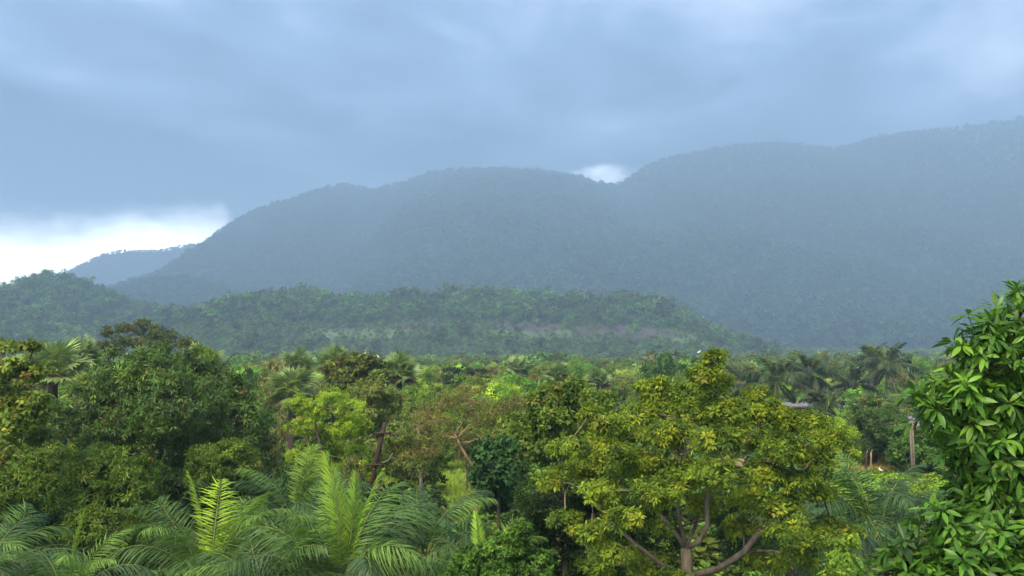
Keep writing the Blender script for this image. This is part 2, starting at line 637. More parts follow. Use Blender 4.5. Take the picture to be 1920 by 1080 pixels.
def grow(name, label, cat, D, blobs, trunk_px, r0, bark, leafkind, cols, wts, nclump, per, nleaf, L, seed, spread=1.1, droop=0.3,
         tip=0.02, group=None, clump=0.34, dj=0.6, mat_leaf=None, twigs=True, jit=0.16, width=1.0, twr=None, back=0.6, up=0.25, shell=(0.62, 1.0), cluster_tint=0.18, low=0.75):
    """a hand-placed tree with its own crown"""
    rg = np.random.default_rng(seed)
    B = blob_px(blobs, D, 1.0, dj, rg)
    tp = [P(x, y, D) for x, y in trunk_px]
    base = np.array([tp[0][0], D, float(gz(D)) - 0.05])
    tp = [base] + tp
    dens = []
    for a, b in zip(tp[:-1], tp[1:]):
        for u in (0, 0.5):
            dens.append(a + (b - a) * u)
    dens.append(tp[-1])
    paths = skeleton(dens, r0, [b[:3] for b in B], rg, tip=tip * 2.2)
    root = thing(name, label, cat, base, group)
    limbs(root, paths, bark, base, 6, rg)
    pos, ax, cid, cc = crown_whorls(B, nclump, per, rg, clump, back=back, up=up, shell=shell, low=low)
    twr = twr or tip
    if twigs:
        g = Geo()
        nodes = np.concatenate([p for p, r in paths[1:]]) if len(paths) > 1 else np.array([dens[-1]])
        for q in cc:
            k = np.argmin(np.linalg.norm(nodes - q, axis=1))
            a = nodes[k]
            mid = (a + q) / 2 + rg.normal(0, 0.08, 3) * np.linalg.norm(q - a)
            tube(g, np.array([a, mid, q]) - base, [twr, twr * 0.7, twr * 0.35], 4, cap=False)
        link('twigs', g.mesh('twigs', bark, True), root, kind='stuff')
    org, rot, LL, wid = whorls_to_leaves(pos, ax, nleaf, spread, L, rg, droop, base=L * 0.15)
    ctint = np.exp(rg.normal(0, cluster_tint, (cid.max() + 1, 1)))
    pal_c = rg.choice(len(cols), cid.max() + 1, p=np.asarray(wts, float) / np.sum(wts))
    colw = np.asarray(cols, float)[pal_c][cid]
    mixw = rg.random((len(pos), 1)) * 0.7
    colw = (colw * (1 - mixw) + palette(cols, wts, len(pos), rg, 0.0) * mixw) * ctint[cid]
    col = colw[wid] * np.exp(rg.normal(0, jit, (len(wid), 1)))
    g = Geo()
    sc = np.stack([LL, LL * width, LL], 1)
    stamp(g, leafkind[0], leafkind[1], org - base, rot, sc, col)
    link('crown', g.mesh('crown', mat_leaf or M_LEAF), root, kind='stuff')
    return root


# ------------------------------------------------------------------ ground
def build_ground():
    g = Geo()
    xs = np.concatenate([np.linspace(-4900, -220, 14), np.linspace(-200, 200, 81), np.linspace(220, 4900, 14)])
    ys = np.concatenate([np.linspace(-250, -10, 5), np.linspace(0, 260, 66), np.linspace(280, 6300, 28)])
    X, Y = np.meshgrid(xs, ys)
    Z = np.where((np.abs(X) < 200) & (Y < 260), (fbm(X * 0.06, Y * 0.06, 3) - 0.5) * 0.5, 0.0) - 0.1 + gz(Y)
    n, m = X.shape
    v = np.stack([X, Y, Z], -1).reshape(-1, 3)
    i, j = np.meshgrid(np.arange(n - 1), np.arange(m - 1), indexing='ij')
    a = (i * m + j).ravel()
    f = np.concatenate([np.stack([a, a + 1, a + m + 1], 1), np.stack([a, a + m + 1, a + m], 1)])
    px, py = proj(v)
    c = np.tile(np.array([0.055, 0.075, 0.025]), (len(v), 1))
    nz = fbm(v[:, 0] * 0.11, v[:, 1] * 0.11, 9)[:, None]
    c = c * (0.6 + 0.9 * nz)

    def patch(cx, cy, rx, ry, col):
        w = np.clip(1.6 - ((v[:, 0] - cx) / rx) ** 2 - ((v[:, 1] - cy) / ry) ** 2, 0, 1)[:, None]
        w = np.clip(w * (0.6 + nz), 0, 1)
        c[:] = c * (1 - w) + np.asarray(col) * w
    patch(21, 60, 7, 9, (0.15, 0.20, 0.035))
    patch(-3.5, 62, 5, 10, (0.24, 0.28, 0.05))
    patch(22, 70, 6, 2.5, (0.16, 0.13, 0.06))
    me = g.add(v, f, c).mesh('ground', M_HILL, True)
    o = link('ground', me, kind='structure')


build_ground()


# ------------------------------------------------------------------ hills
KS = 1.4      # far land scale


class Hill:
    def __init__(self, name, prof, D, front, back, xs, ny, amp, seed, tree_h, col, shape=1.15, wave=0.0):
        D, front, back, amp, wave, tree_h, xs = D * KS, front * KS, back * KS, amp * KS, wave * KS, tree_h * KS, (xs[0] * KS, xs[1] * KS, xs[2])
        self.D, self.front, self.back, self.seed, self.amp, self.shape, self.wave = D, front, back, seed, amp, shape, wave
        pr = np.array(prof, float)
        self.rx = (pr[:, 0] - 960) / FPX * D
        self.rz = CAM_H + (HORIZON - pr[:, 1]) / FPX * D - tree_h
        X, Y = np.meshgrid(np.linspace(*xs), np.linspace(front, back, ny))
        Z = self.z(X, Y)
        n, m = X.shape
        v = np.stack([X, Y, Z], -1).reshape(-1, 3)
        i, j = np.meshgrid(np.arange(n - 1), np.arange(m - 1), indexing='ij')
        a = (i * m + j).ravel()
        f = np.concatenate([np.stack([a, a + 1, a + m + 1], 1), np.stack([a, a + m + 1, a + m], 1)])
        c = col(v)
        self.obj = link(name, Geo().add(v, f, c).mesh(name, M_HILL, True), kind='structure')

    def z(self, X, Y):
        D, fr, bk = self.D, self.front, self.back
        rz = np.interp(X, self.rx, self.rz)
        t = np.clip((Y - fr) / (D - fr), 0, 1)
        up = t ** self.shape
        dn = np.clip((Y - D) / (bk - D), 0, 1)
        z = rz * up * (1 - 0.55 * dn ** 1.3)
        env = np.clip(t * (1 - t) * 4, 0, 1) * (dn <= 0)
        s = self.seed
        spur = (fbm(X * 0.9 / self.wave, Y * 0.35 / self.wave, s, 4) - 0.5) * 2
        rough = (fbm(X * 5 / self.wave, Y * 3 / self.wave, s + 5, 3) - 0.5)
        z = z + env * (spur * self.amp + rough * self.amp * 0.35)
        # never higher than the line of sight to the ridge
        lim = np.where(Y < D, CAM_H + (np.interp(X * D / np.maximum(Y, 1), self.rx, self.rz) - CAM_H) * Y / D * 0.985, 1e9)
        z = np.minimum(z, np.where(t < 0.97, lim, 1e9))
        return np.where(rz < 0.5, np.minimum(z, -9), z) - 8.0 * (1 - t) ** 2 - 1.0 * (t <= 0.001)


FOREST = np.array([0.030, 0.052, 0.020])


def col_plain(v):
    n = fbm(v[:, 0] * 0.02, v[:, 1] * 0.02, 4)[:, None]
    return FOREST * (0.7 + 0.7 * n)


PR_RIDGE = [(-400, 580), (0, 570), (100, 560), (200, 545), (300, 512), (350, 480), (395, 447), (430, 420), (470, 395), (520, 378), (575, 358), (610, 347), (650, 345),
            (690, 354), (710, 352), (750, 342), (800, 322), (850, 315), (900, 312), (960, 314), (1020, 318), (1070, 325), (1110, 337), (1140, 342), (1163, 343),
            (1185, 325), (1220, 305), (1260, 293), (1320, 279), (1400, 267), (1450, 264), (1500, 268), (1560, 273), (1590, 271), (1610, 266), (1640, 255), (1700, 243),
            (1780, 236), (1850, 226), (1920, 220), (2000, 214), (2150, 225), (2400, 240), (2700, 260)]
PR_FARR = [(-500, 600), (-100, 570), (60, 535), (100, 518), (125, 507), (160, 487), (200, 470), (230, 466), (300, 465), (345, 457), (380, 452), (430, 440), (600, 430), (900, 470), (1200, 560)]
PR_SPUR = [(-300, 600), (100, 580), (180, 556), (225, 538), (262, 523), (300, 518), (345, 520), (390, 530), (450, 545), (520, 552), (620, 560), (750, 580), (900, 610), (1000, 640), (1100, 645)]
PR_LEFT = [(-400, 560), (-150, 556), (-40, 550), (0, 544), (30, 530), (75, 514), (110, 513), (150, 524), (195, 542), (235, 549), (262, 560), (300, 572), (340, 578), (390, 596), (450, 615), (560, 632), (650, 642)]
PR_FRONT = [(150, 640), (230, 618), (310, 596), (390, 574), (440, 558), (490, 545), (545, 553), (600, 549), (650, 556), (700, 558), (770, 549), (850, 545), (940, 547), (1000, 553), (1060, 552),
            (1130, 558), (1200, 567), (1245, 578), (1285, 594), (1325, 615), (1380, 632), (1470, 645), (1650, 655)]


def col_mountain(v):
    c = col_plain(v)
    # bare cliff bands high on the right
    n = fbm(v[:, 0] / KS * 0.006, v[:, 2] / KS * 0.02, 31, 4)
    px = 960 + v[:, 0] / v[:, 1] * FPX
    w = np.clip((n - 0.56) * 6, 0, 0.12) * np.clip((px - 1350) / 300, 0, 1) * np.clip((v[:, 2] / KS - 330) / 60, 0, 1)
    return c * (1 - w[:, None]) + np.array([0.22, 0.17, 0.13]) * w[:, None]


def front_field(v):
    """0..1 masks of the open fields on the near hill: dark soil and pale grass"""
    x, y = v[:, 0] / KS, v[:, 1] / KS
    n = fbm(x * 0.03, y * 0.03, 12, 3)

    def e(cx, cy, rx, ry):
        return np.clip((1.25 - ((x - cx) / rx) ** 2 - ((y - cy) / ry) ** 2 + (n - 0.5) * 1.2) * 2.5, 0, 1)
    soil = np.maximum.reduce([e(66, 588, 32, 30), e(8, 606, 26, 20), e(-60, 602, 16, 14)])
    grass = np.maximum.reduce([e(104, 575, 22, 44), e(130, 555, 30, 34), e(-85, 575, 34, 24), e(20, 575, 40, 16)])
    return soil, grass


def col_front(v):
    c = col_plain(v)
    s, g = front_field(v)
    n = fbm(v[:, 0] * 0.2, v[:, 1] * 0.2, 8)[:, None]
    gcol = np.array([0.085, 0.13, 0.042]) * (0.6 + 0.8 * n)
    scol = np.array([0.066, 0.052, 0.040]) * (0.6 + 0.8 * n)
    c = c * (1 - g[:, None]) + gcol * g[:, None]
    return c * (1 - s[:, None]) + scol * s[:, None]


H_FAR = Hill('far_ridge', PR_FARR, 3500, 2850, 3900, (-2900, 500, 240), 60, 20, 11, 10, col_plain, 1.0, 700)
H_MAIN = Hill('mountain', PR_RIDGE, 2500, 1050, 2950, (-2000, 2400, 360), 220, 105, 21, 9, col_mountain, 1.12, 520)
H_SPUR = Hill('hill_spur', PR_SPUR, 1500, 1150, 1750, (-1000, 150, 160), 60, 8, 41, 7, col_plain, 1.0, 300)
H_LEFT = Hill('near_hill', PR_LEFT, 820, 520, 1000, (-560, -140, 150), 90, 5, 51, 8.5, col_plain, 0.95, 160)
H_FRONT = Hill('wooded_hill', PR_FRONT, 720, 480, 900, (-320, 250, 190), 110, 3, 61, 9, col_front, 0.95, 140)


# ------------------------------------------------------------------ scattered vegetation (stuff)
PROTO = bpy.data.collections.new('scatter_prototypes')


def proto_collection(name, meshes):
    c = bpy.data.collections.new(name)
    for i, me in enumerate(meshes):
        o = bpy.data.objects.new(name, me)
        c.objects.link(o)
    return c


def scatter(name, pts, scale, coll, label=None, cat=None, seed=0, stretch=None):
    me = bpy.data.meshes.new(name)
    pts = np.asarray(pts, np.float32)
    me.vertices.add(len(pts))
    me.vertices.foreach_set('co', pts.ravel())
    sc = np.asarray(scale, np.float32)
    if sc.ndim == 1:
        sc = np.repeat(sc[:, None], 3, 1)
    a = me.attributes.new('size', 'FLOAT_VECTOR', 'POINT')
    a.data.foreach_set('vector', sc.ravel())
    o = link(name, me, kind='stuff')
    if label:
        o['label'] = label
        o['category'] = cat
    ng = bpy.data.node_groups.new(name, 'GeometryNodeTree')
    ng.interface.new_socket('Geometry', in_out='INPUT', socket_type='NodeSocketGeometry')
    ng.interface.new_socket('Geometry', in_out='OUTPUT', socket_type='NodeSocketGeometry')
    N = ng.nodes
    i = N.new('NodeGroupInput')
    q = N.new('NodeGroupOutput')
    ip = N.new('GeometryNodeInstanceOnPoints')
    ci = N.new('GeometryNodeCollectionInfo')
    ci.inputs['Collection'].default_value = coll
    ci.inputs['Separate Children'].default_value = True
    ci.inputs['Reset Children'].default_value = True
    at = N.new('GeometryNodeInputNamedAttribute')
    at.data_type = 'FLOAT_VECTOR'
    at.inputs['Name'].default_value = 'size'
    rv = N.new('FunctionNodeRandomValue')
    rv.data_type = 'FLOAT_VECTOR'
    rv.inputs[0].default_value = (-0.12, -0.12, 0)
    rv.inputs[1].default_value = (0.12, 0.12, 6.283)
    rv.inputs['Seed'].default_value = seed
    ri = N.new('FunctionNodeRandomValue')
    ri.data_type = 'INT'
    ri.inputs[4].default_value = 0
    ri.inputs[5].default_value = len(coll.objects) - 1
    ri.inputs['Seed'].default_value = seed + 1
    L = ng.links.new
    L(i.outputs[0], ip.inputs['Points'])
    L(ci.outputs[0], ip.inputs['Instance'])
    ip.inputs['Pick Instance'].default_value = True
    L(ri.outputs[2], ip.inputs['Instance Index'])
    L(rv.outputs[0], ip.inputs['Rotation'])
    L(at.outputs[0], ip.inputs['Scale'])
    L(ip.outputs[0], q.inputs[0])
    md = o.modifiers.new('scatter', 'NODES')
    md.node_group = ng
    return o


def canopy_mesh(name, nleaf, L, cols, seed, lobes=5, tall=1.0, kind=L_CARD, material=None, trunk=True):
    """unit tree (height about 1, width about 1), standing on z=0"""
    rg = np.random.default_rng(seed)
    B = []
    for i in range(lobes):
        a = rg.random() * 6.283
        r = 0.24 * rg.random() ** 0.5
        B.append((r * math.cos(a), r * math.sin(a), rg.uniform(0.38, 0.74), rg.uniform(.17, .30), rg.uniform(.17, .30), rg.uniform(.14, .26)))
    pos, ax, cid, cc = crown_whorls(B, max(8, nleaf // 14), 5, rg, 0.42, back=1.0, low=0.7)
    org, rot, LL, wid = whorls_to_leaves(pos, ax, 4, 1.1, L, rg, 0.25, base=L * 0.1)
    col = palette(cols, np.ones(len(cols)), cid.max() + 1, rg, 0.2)[cid[wid]] * np.exp(rg.normal(0, 0.15, (len(wid), 1)))
    g = Geo()
    stamp(g, kind[0], kind[1], org, rot, LL, col)
    if trunk:
        tube(g, [(0, 0, -0.15), (0.01, 0, 0.25), (0.02, 0.01, 0.55)], [0.03, 0.024, 0.012], 5, (0.10, 0.075, 0.05))
    return g.mesh(name, material or M_FAR)


GREENS = [(0.050, 0.095, 0.032), (0.070, 0.120, 0.036), (0.036, 0.074, 0.028), (0.085, 0.125, 0.042)]
FAR_COLL = proto_collection('far_tree_shapes', [canopy_mesh('far_tree', 70, 0.20, [(0.036, 0.066, 0.030), (0.048, 0.080, 0.034), (0.030, 0.058, 0.027), (0.054, 0.080, 0.038)], 100 + i, 4, material=M_MOUNTAIN) for i in range(5)])
PLAIN_COLL = proto_collection('plain_tree_shapes', [canopy_mesh('plain_tree', 260, 0.12, [(0.085, 0.135, 0.04), (0.11, 0.16, 0.045), (0.065, 0.115, 0.036), (0.12, 0.13, 0.055)], 230 + i, 6) for i in range(5)])
HILL_COLL = proto_collection('hill_tree_shapes', [canopy_mesh('hill_tree', 260, 0.12, GREENS, 200 + i, 6) for i in range(6)])


def scatter_on(hill, name, x0, x1, y0, y1, step, h, coll, seed, label, skip=None, wide=1.15, grade=None, vary=0.6):
    x0, x1, y0, y1, step, h = [q * KS for q in (x0, x1, y0, y1, step, h)]
    rg = np.random.default_rng(seed)
    X, Y = np.meshgrid(np.arange(x0, x1, step), np.arange(y0, y1, step))
    X = X.ravel() + rg.normal(0, step * 0.32, X.size)
    Y = Y.ravel() + rg.normal(0, step * 0.32, Y.size)
    px = 960 + X / Y * FPX
    keep = (px > -160) & (px < 2080)
    X, Y = X[keep], Y[keep]
    Z = hill.z(X, Y)
    keep = Z > -7.0
    X, Y, Z = X[keep], Y[keep], Z[keep]
    pts = np.stack([X, Y, Z - 0.3], 1)
    if skip is not None:
        k = rg.random(len(pts)) > skip(pts)
        pts = pts[k]
    s = h * np.exp(np.clip(rg.normal(0, 0.22, len(pts)), -0.5, 0.38)) * (1.0 - vary / 2 + vary * fbm(pts[:, 0] / (step * 6), pts[:, 1] / (step * 6), seed))
    if grade is not None:
        s = s * grade(pts)
    sc = np.stack([s * wide, s * wide, s], 1)
    return scatter(name, pts, sc, coll, label, 'forest', seed)


scatter_on(H_FAR, 'far_ridge_forest', -2000, 500, 2900, 3620, 12, 9, FAR_COLL, 1, 'pale hazy forest covering the farthest ridge at the left')


def ridge_grade(p):
    return np.where(p[:, 1] > 2350 * KS, 0.9, 1.0)


def cliff_skip(p):
    n = fbm(p[:, 0] / KS * 0.006, p[:, 2] / KS * 0.02, 31, 4)
    px = 960 + p[:, 0] / p[:, 1] * FPX
    return np.clip((n - 0.56) * 5, 0, 0.35) * np.clip((px - 1350) / 300, 0, 1) * np.clip((p[:, 2] / KS - 330) / 60, 0, 1)


scatter_on(H_MAIN, 'mountain_forest', -1500, 1500, 1060, 2560, 12.5, 13.5, FAR_COLL, 2, 'hazy blue forest covering the long mountain', cliff_skip, grade=ridge_grade)
scatter_on(H_SPUR, 'spur_forest', -700, 100, 1180, 1600, 9.5, 10, FAR_COLL, 3, 'hazy forest on the low spur below the mountain')
scatter_on(H_LEFT, 'near_hill_forest', -520, -150, 530, 880, 7.0, 9.0, HILL_COLL, 4, 'blue-green woodland on the low hill at the left edge', vary=1.3)


def field_skip(p):
    s, g = front_field(p)
    return np.clip(np.maximum(s, g) * 0.86, 0, 1) * (p[:, 1] < 690 * KS)


def lower_skip(p):
    return field_skip(p)


def front_grade(p):
    # low shrubs and young plantation on the lower slope, tall trees on the crest
    y = p[:, 1] / KS + (fbm(p[:, 0] * 0.02, p[:, 1] * 0.02, 17, 2) - 0.5) * 70
    g = 0.24 + 0.76 * np.clip((y - 585) / 75, 0, 1)
    big = _hash(np.floor(p[:, 0] * 7), np.floor(p[:, 1] * 7), 3) > 0.95
    return np.where(big, np.maximum(g, 0.75), g)




scatter_on(H_FRONT, 'wooded_hill_forest', -300, 245, 490, 790, 6.4, 9.8, HILL_COLL, 5, 'blue-green woodland on the long low hill in the middle', lower_skip, grade=front_grade, vary=1.5)

scatter_on(H_FRONT, 'hill_scrub', -300, 245, 490, 655, 3.4, 2.1, PLAIN_COLL, 6, 'low scrub and young plantation on the lower slope of the long low hill', lambda p: np.maximum(0.68 * front_field(p)[0], 0.6 * front_field(p)[1]))

# ------------------------------------------------------------------ the plain far off: orchards and woods read as one mass
def far_plain():
    rg = np.random.default_rng(77)
    pts, sc = [], []
    D = 265.0
    while D < 1500:
        step = 5.0 + D * 0.006
        half = D * 0.56
        n = int(2 * half / step)
        x = np.linspace(-half, half, n) + rg.normal(0, step * 0.3, n)
        y = D + rg.normal(0, step * 0.3, n)
        px = 960 + x / y * FPX
        k = (rg.random(n) < 0.85) & ~((D > 700) & (px < 1330))
        h = rg.uniform(3.2, 5.6, n) + 2.0 * fbm(x * 0.02, y * 0.02, 5)
        h = h * np.where(rg.random(n) < 0.12, rg.uniform(1.2, 1.65, n), 1.0)
        pts.append(np.stack([x, y, gz(y) - 0.2], 1)[k])
        sc.append(np.stack([h * 1.2, h * 1.2, h], 1)[k])
        D += step * 1.15
    scatter('plain_wood', np.concatenate(pts), np.concatenate(sc), PLAIN_COLL, 'hazy green trees filling the plain before the hills', 'wood', 9)


far_plain()

# ================================================================== things
# ------------------------------------------------------------------ palms
def frond_meshes(name, length, el0, bend, nl, ll, lw, seed, start=0.2, leaf_droop=0.4, rise=0.25, plume=0.25, sweep=0.55, stations=2, rib=0.022, hang=0.0):
    """midrib and leaflets of a pinnate frond: base at the origin, heading +X"""
    rg = np.random.default_rng(seed)
    n = 14
    u = np.linspace(0, 1, n)
    ang = R(el0) - R(bend) * u ** 1.5
    step = length / (n - 1)
    x = np.concatenate([[0], np.cumsum(np.cos(ang[:-1]) * step)])
    z = np.concatenate([[0], np.cumsum(np.sin(ang[:-1]) * step)])
    y = 0.05 * length * np.sin(u * 2.2) * rg.normal()
    pts = np.stack([x, y, z], 1)
    g = Geo()
    tube(g, pts, rib * (1.25 - 1.1 * u), 5, (1, 1, 1))
    rmesh = g.mesh(name + '_midrib', M_RIB, True)
    tpl = leaf_tpl(lw / ll, 0.01, leaf_droop, stations, 0.35)
    uu = np.linspace(start, 0.995, nl)
    uu = np.repeat(uu, 2) + rg.normal(0, 0.004, nl * 2)
    uu = np.clip(uu, 0, 1)
    side = np.tile([1.0, -1.0], nl)
    o = np.stack([np.interp(uu, u, pts[:, i]) for i in range(3)], 1)
    a = np.interp(uu, u, ang)
    T = np.stack([np.cos(a), np.zeros_like(a), np.sin(a)], 1)
    N = np.stack([-np.sin(a), np.zeros_like(a), np.cos(a)], 1)
    Yv = np.array([0, 1.0, 0])
    w = np.clip((uu - start) / (1 - start), 0, 1)
    fw = sweep + 0.9 * w ** 3
    lift = rise + rg.normal(0, plume, len(uu))
    d = T * fw[:, None] + Yv * side[:, None] + N * lift[:, None]
    d[:, 2] -= hang
    d = nrm(d)
    prof = np.clip(np.sin(np.pi * (0.18 + 0.74 * w)) ** 0.8, 0.25, 1)
    L = ll * prof * rg.uniform(0.85, 1.12, len(uu))
    g = Geo()
    nn = N + Yv * (side * 0.3)[:, None] + rg.normal(0, 0.15, (len(uu), 3))
    stamp(g, tpl[0], tpl[1], o, frames(d, nn), np.stack([L, np.full_like(L, ll), L], 1), np.exp(rg.normal(0, 0.14, (len(uu), 1))) * np.ones((1, 3)))
    return rmesh, g.mesh(name + '_leaflets', M_PALM)


def fset(name, specs, **kw):
    return [frond_meshes(name, *s, seed=300 + i * 7, **kw) for i, s in enumerate(specs)]


#            length el0 bend  nl  leaflet len/width
OIL = {
    'spear': fset('oil_spear', [(3.2, 86, 22, 60, 0.50, 0.036), (3.0, 80, 40, 60, 0.55, 0.038)], plume=0.2, sweep=0.8),
    'upright': fset('oil_upright', [(3.6, 76, 92, 66, 0.74, 0.038), (3.4, 70, 104, 66, 0.74, 0.038), (3.5, 80, 80, 66, 0.74, 0.038)], hang=0.2, leaf_droop=0.55, plume=0.34),
    'arching': fset('oil_arching', [(3.7, 60, 118, 66, 0.82, 0.038), (3.5, 52, 108, 64, 0.82, 0.038), (3.6, 62, 134, 64, 0.82, 0.038)], hang=0.4, leaf_droop=0.62, plume=0.36),
    'low': fset('oil_low', [(3.6, 30, 98, 62, 0.82, 0.038), (3.4, 16, 84, 60, 0.8, 0.038)], hang=0.6, leaf_droop=0.6, plume=0.36),
    'dead': fset('oil_dead', [(3.2, -30, 50, 40, 0.6, 0.034)], hang=1.0, leaf_droop=0.8, plume=0.5),
}
COCO = {
    'upright': fset('coco_upright', [(4.2, 76, 60, 40, 0.95, 0.17), (4.0, 66, 70, 40, 0.95, 0.17)], stations=1, rib=0.045, hang=0.35),
    'arching': fset('coco_arching', [(4.5, 40, 92, 40, 1.1, 0.17), (4.4, 22, 82, 40, 1.1, 0.17)], stations=1, rib=0.045, hang=0.9),
    'low': fset('coco_low', [(4.2, -5, 70, 40, 1.05, 0.17), (4.0, -25, 50, 38, 1.05, 0.17)], stations=1, rib=0.045, hang=0.9),
}


def add_frond(root, meshes, loc, az, roll, color, s=1.0, tilt=0.0):
    f = link('frond', meshes[0], root, loc)
    f.rotation_euler = (roll, tilt, az)
    f.scale = (s, s, s)
    l = link('leaflets', meshes[1], f, kind='stuff')
    l.color = (*color, 1)
    return f


def trunk_part(root, h, r0, r1, material, lean=(0, 0), rings=0, sides=9, seed=0):
    rg = np.random.default_rng(seed)
    n = max(6, rings)
    u = np.linspace(0, 1, n)
    pts = np.stack([lean[0] * u ** 1.6, lean[1] * u ** 1.6, -0.2 + (h + 0.2) * u], 1)
    rad = r0 + (r1 - r0) * u
    if rings:
        rad = rad * (1 + 0.10 * (np.arange(n) % 2)) + rg.normal(0, 0.02 * r0, n)
    rad[0] *= 1.25
    g = Geo()
    tube(g, pts, rad, sides, rg=rg, wob=0.05)
    link('trunk', g.mesh('trunk', material, True), root)
    return pts[-1]


def oil_palm(px, py, D, label, n=26, s=1.0, seed=0, young=(0.16, 0.27, 0.035), mid=(0.075, 0.145, 0.045), old=(0.05, 0.10, 0.065), az0=None, nspear=2, extra=()):
    rg = np.random.default_rng(seed)
    c = P(px, py, D)
    h = max(0.25, c[2])
    root = thing('oil_palm', label, 'palm', (c[0], D, 0), 'oil palms in the foreground')
    top = trunk_part(root, h, 0.30, 0.26, M_DARKBARK, rings=max(8, int(h * 7)), seed=seed)
    a0 = rg.random() * 6.28 if az0 is None else az0
    for i in range(n):
        q = i / (n - 1)
        az = a0 + i * 2.39996 + rg.normal(0, 0.12)
        if i < nspear:
            k, colr = 'spear', young
        elif q < 0.34:
            k, colr = 'upright', tuple(np.array(mid) * 0.65 + np.array(young) * 0.35 * (rg.random() < 0.5) + np.array(mid) * 0.2)
        elif q < 0.72:
            k, colr = 'arching', mid if rg.random() < 0.55 else old
        else:
            k, colr = 'low', old
        if q > 0.93:
            k, colr = 'dead', (0.11, 0.075, 0.04)
        m = OIL[k][rg.integers(len(OIL[k]))]
        colr = tuple(np.array(colr) * math.exp(rg.normal(0, 0.12)))
        add_frond(root, m, (top[0] + 0.12 * math.cos(az), top[1] + 0.12 * math.sin(az), top[2] - 0.25 * q), az, rg.normal(0, 0.25), colr, s * rg.uniform(0.88, 1.1), rg.normal(0, 0.07))
    for kind_, vi, az, colr, sc, til in extra:
        add_frond(root, OIL[kind_][vi], (top[0], top[1], top[2]), az, 0.0, colr, sc, til)
    return root


OIL_SPOTS = [
    # px, py(crown centre), D, label, fronds, scale
    (392, 1092, 24.0, 'oil palm with one upright lime-green young frond, in front of the big mango tree', 28, 0.82),
    (640, 1118, 22.5, 'large oil palm with tall upright fronds at bottom centre-left, below the leaning post', 30, 0.86),
    (505, 1140, 21.5, 'low oil palm with arching grey-green fronds between the two larger oil palms', 22, 0.66),
    (-45, 1110, 23.0, 'dark oil palm cut off by the left edge of the picture', 22, 0.75),
    (125, 1120, 22.0, 'small oil palm in the bottom left corner with a short yellow-green young leaf', 16, 0.55),
    (556, 985, 31.0, 'dark oil palm behind the others, beside the lower right of the big mango tree', 22, 0.78),
    (795, 1040, 28.0, 'dark oil palm left of the bright grassy clearing', 22, 0.70),
    (905, 1105, 23.0, 'bright green oil palm beside the dark shrub at bottom centre', 18, 0.58),
    (318, 985, 33.0, 'oil palm half hidden under the big mango tree, with one straight pale stalk', 10, 0.62),
    (1645, 1010, 30.0, 'blue-green oil palm standing in front of the utility pole', 26, 0.95),
    (1640, 1140, 23.5, 'blue-green oil palm at the bottom edge left of the near mango tree', 20, 0.68),
    (1490, 1060, 27.0, 'grey-blue oil palm half hidden behind the yellow-green tree', 18, 0.75),
]
EXTRA = {0: [('upright', 2, 1.75, (0.21, 0.33, 0.03), 0.86, 0.0), ('upright', 0, 1.2, (0.09, 0.17, 0.03), 0.84, 0.1)],
         1: [('upright', 2, 1.9, (0.085, 0.165, 0.035), 0.95, 0.0), ('upright', 2, 1.1, (0.07, 0.14, 0.035), 0.98, 0.12), ('upright', 0, 0.7, (0.065, 0.125, 0.05), 0.95, 0.15), ('spear', 0, 2.4, (0.19, 0.29, 0.03), 0.98, 0.0)],
         5: [('upright', 2, 1.5, (0.12, 0.20, 0.035), 0.9, 0.0)], 7: [('spear', 1, 0.6, (0.20, 0.30, 0.03), 0.55, 0.1)]}
for i, (x, y, D, lab, n, s) in enumerate(OIL_SPOTS):
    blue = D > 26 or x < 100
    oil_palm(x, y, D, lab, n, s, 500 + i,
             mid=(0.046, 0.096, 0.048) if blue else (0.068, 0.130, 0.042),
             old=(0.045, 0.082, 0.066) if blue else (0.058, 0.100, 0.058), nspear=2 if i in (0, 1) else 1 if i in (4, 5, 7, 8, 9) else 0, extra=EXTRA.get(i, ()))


def coconut(px, py, D, label, n=22, s=1.0, seed=0, lean=0.0, bright=1.0):
    rg = np.random.default_rng(seed)
    c = P(px, py, D)
    z0 = float(gz(D))
    root = thing('coconut_palm', label, 'palm', (c[0] - lean, D, z0), 'coconut palms by the houses')
    top = trunk_part(root, c[2] - z0, 0.20, 0.13, M_PALMTRUNK, (lean, 0), rings=14, sides=8, seed=seed)
    a0 = rg.random() * 6.28
    for i in range(n):
        q = i / (n - 1)
        az = a0 + i * 2.39996
        k = 'upright' if q < 0.3 else 'arching' if q < 0.72 else 'low'
        m = COCO[k][rg.integers(2)]
        colr = np.array((0.085, 0.12, 0.04) if q < 0.2 else (0.042, 0.070, 0.032) if q < 0.72 else (0.065, 0.075, 0.035)) * bright * 0.75 * math.exp(rg.normal(0, 0.15))
        add_frond(root, m, tuple(top), az, rg.normal(0, 0.3), tuple(colr), s * rg.uniform(0.85, 1.1), rg.normal(0, 0.06))


for i, a in enumerate([
    (1663, 686, 150, 'tallest coconut palm with a full round crown and bare trunk, right of the others', 26, 1.15),
    (1634, 676, 158, 'coconut palm with a yellowish crown directly behind the tallest one', 18, 0.85),
    (1519, 702, 140, 'dark coconut palm standing behind the small brown house', 24, 1.05),
    (1456, 715, 105, 'pale coconut palm with one big upright frond, above the yellow-green tree', 18, 0.95),
    (1604, 722, 142, 'dark low coconut palm between two taller coconut palms', 20, 0.95),
    (1553, 764, 100, 'young trunkless coconut palm with upright fronds in front of the houses', 18, 0.7),
    (1400, 722, 125, 'hazy coconut palm behind the right side of the yellow-green tree', 16, 0.85),
]):
    coconut(*a, seed=600 + i, lean=0.22 * (-1) ** i * (a[2] > 120), bright=0.75 if i in (2, 4, 5) else 1.1)


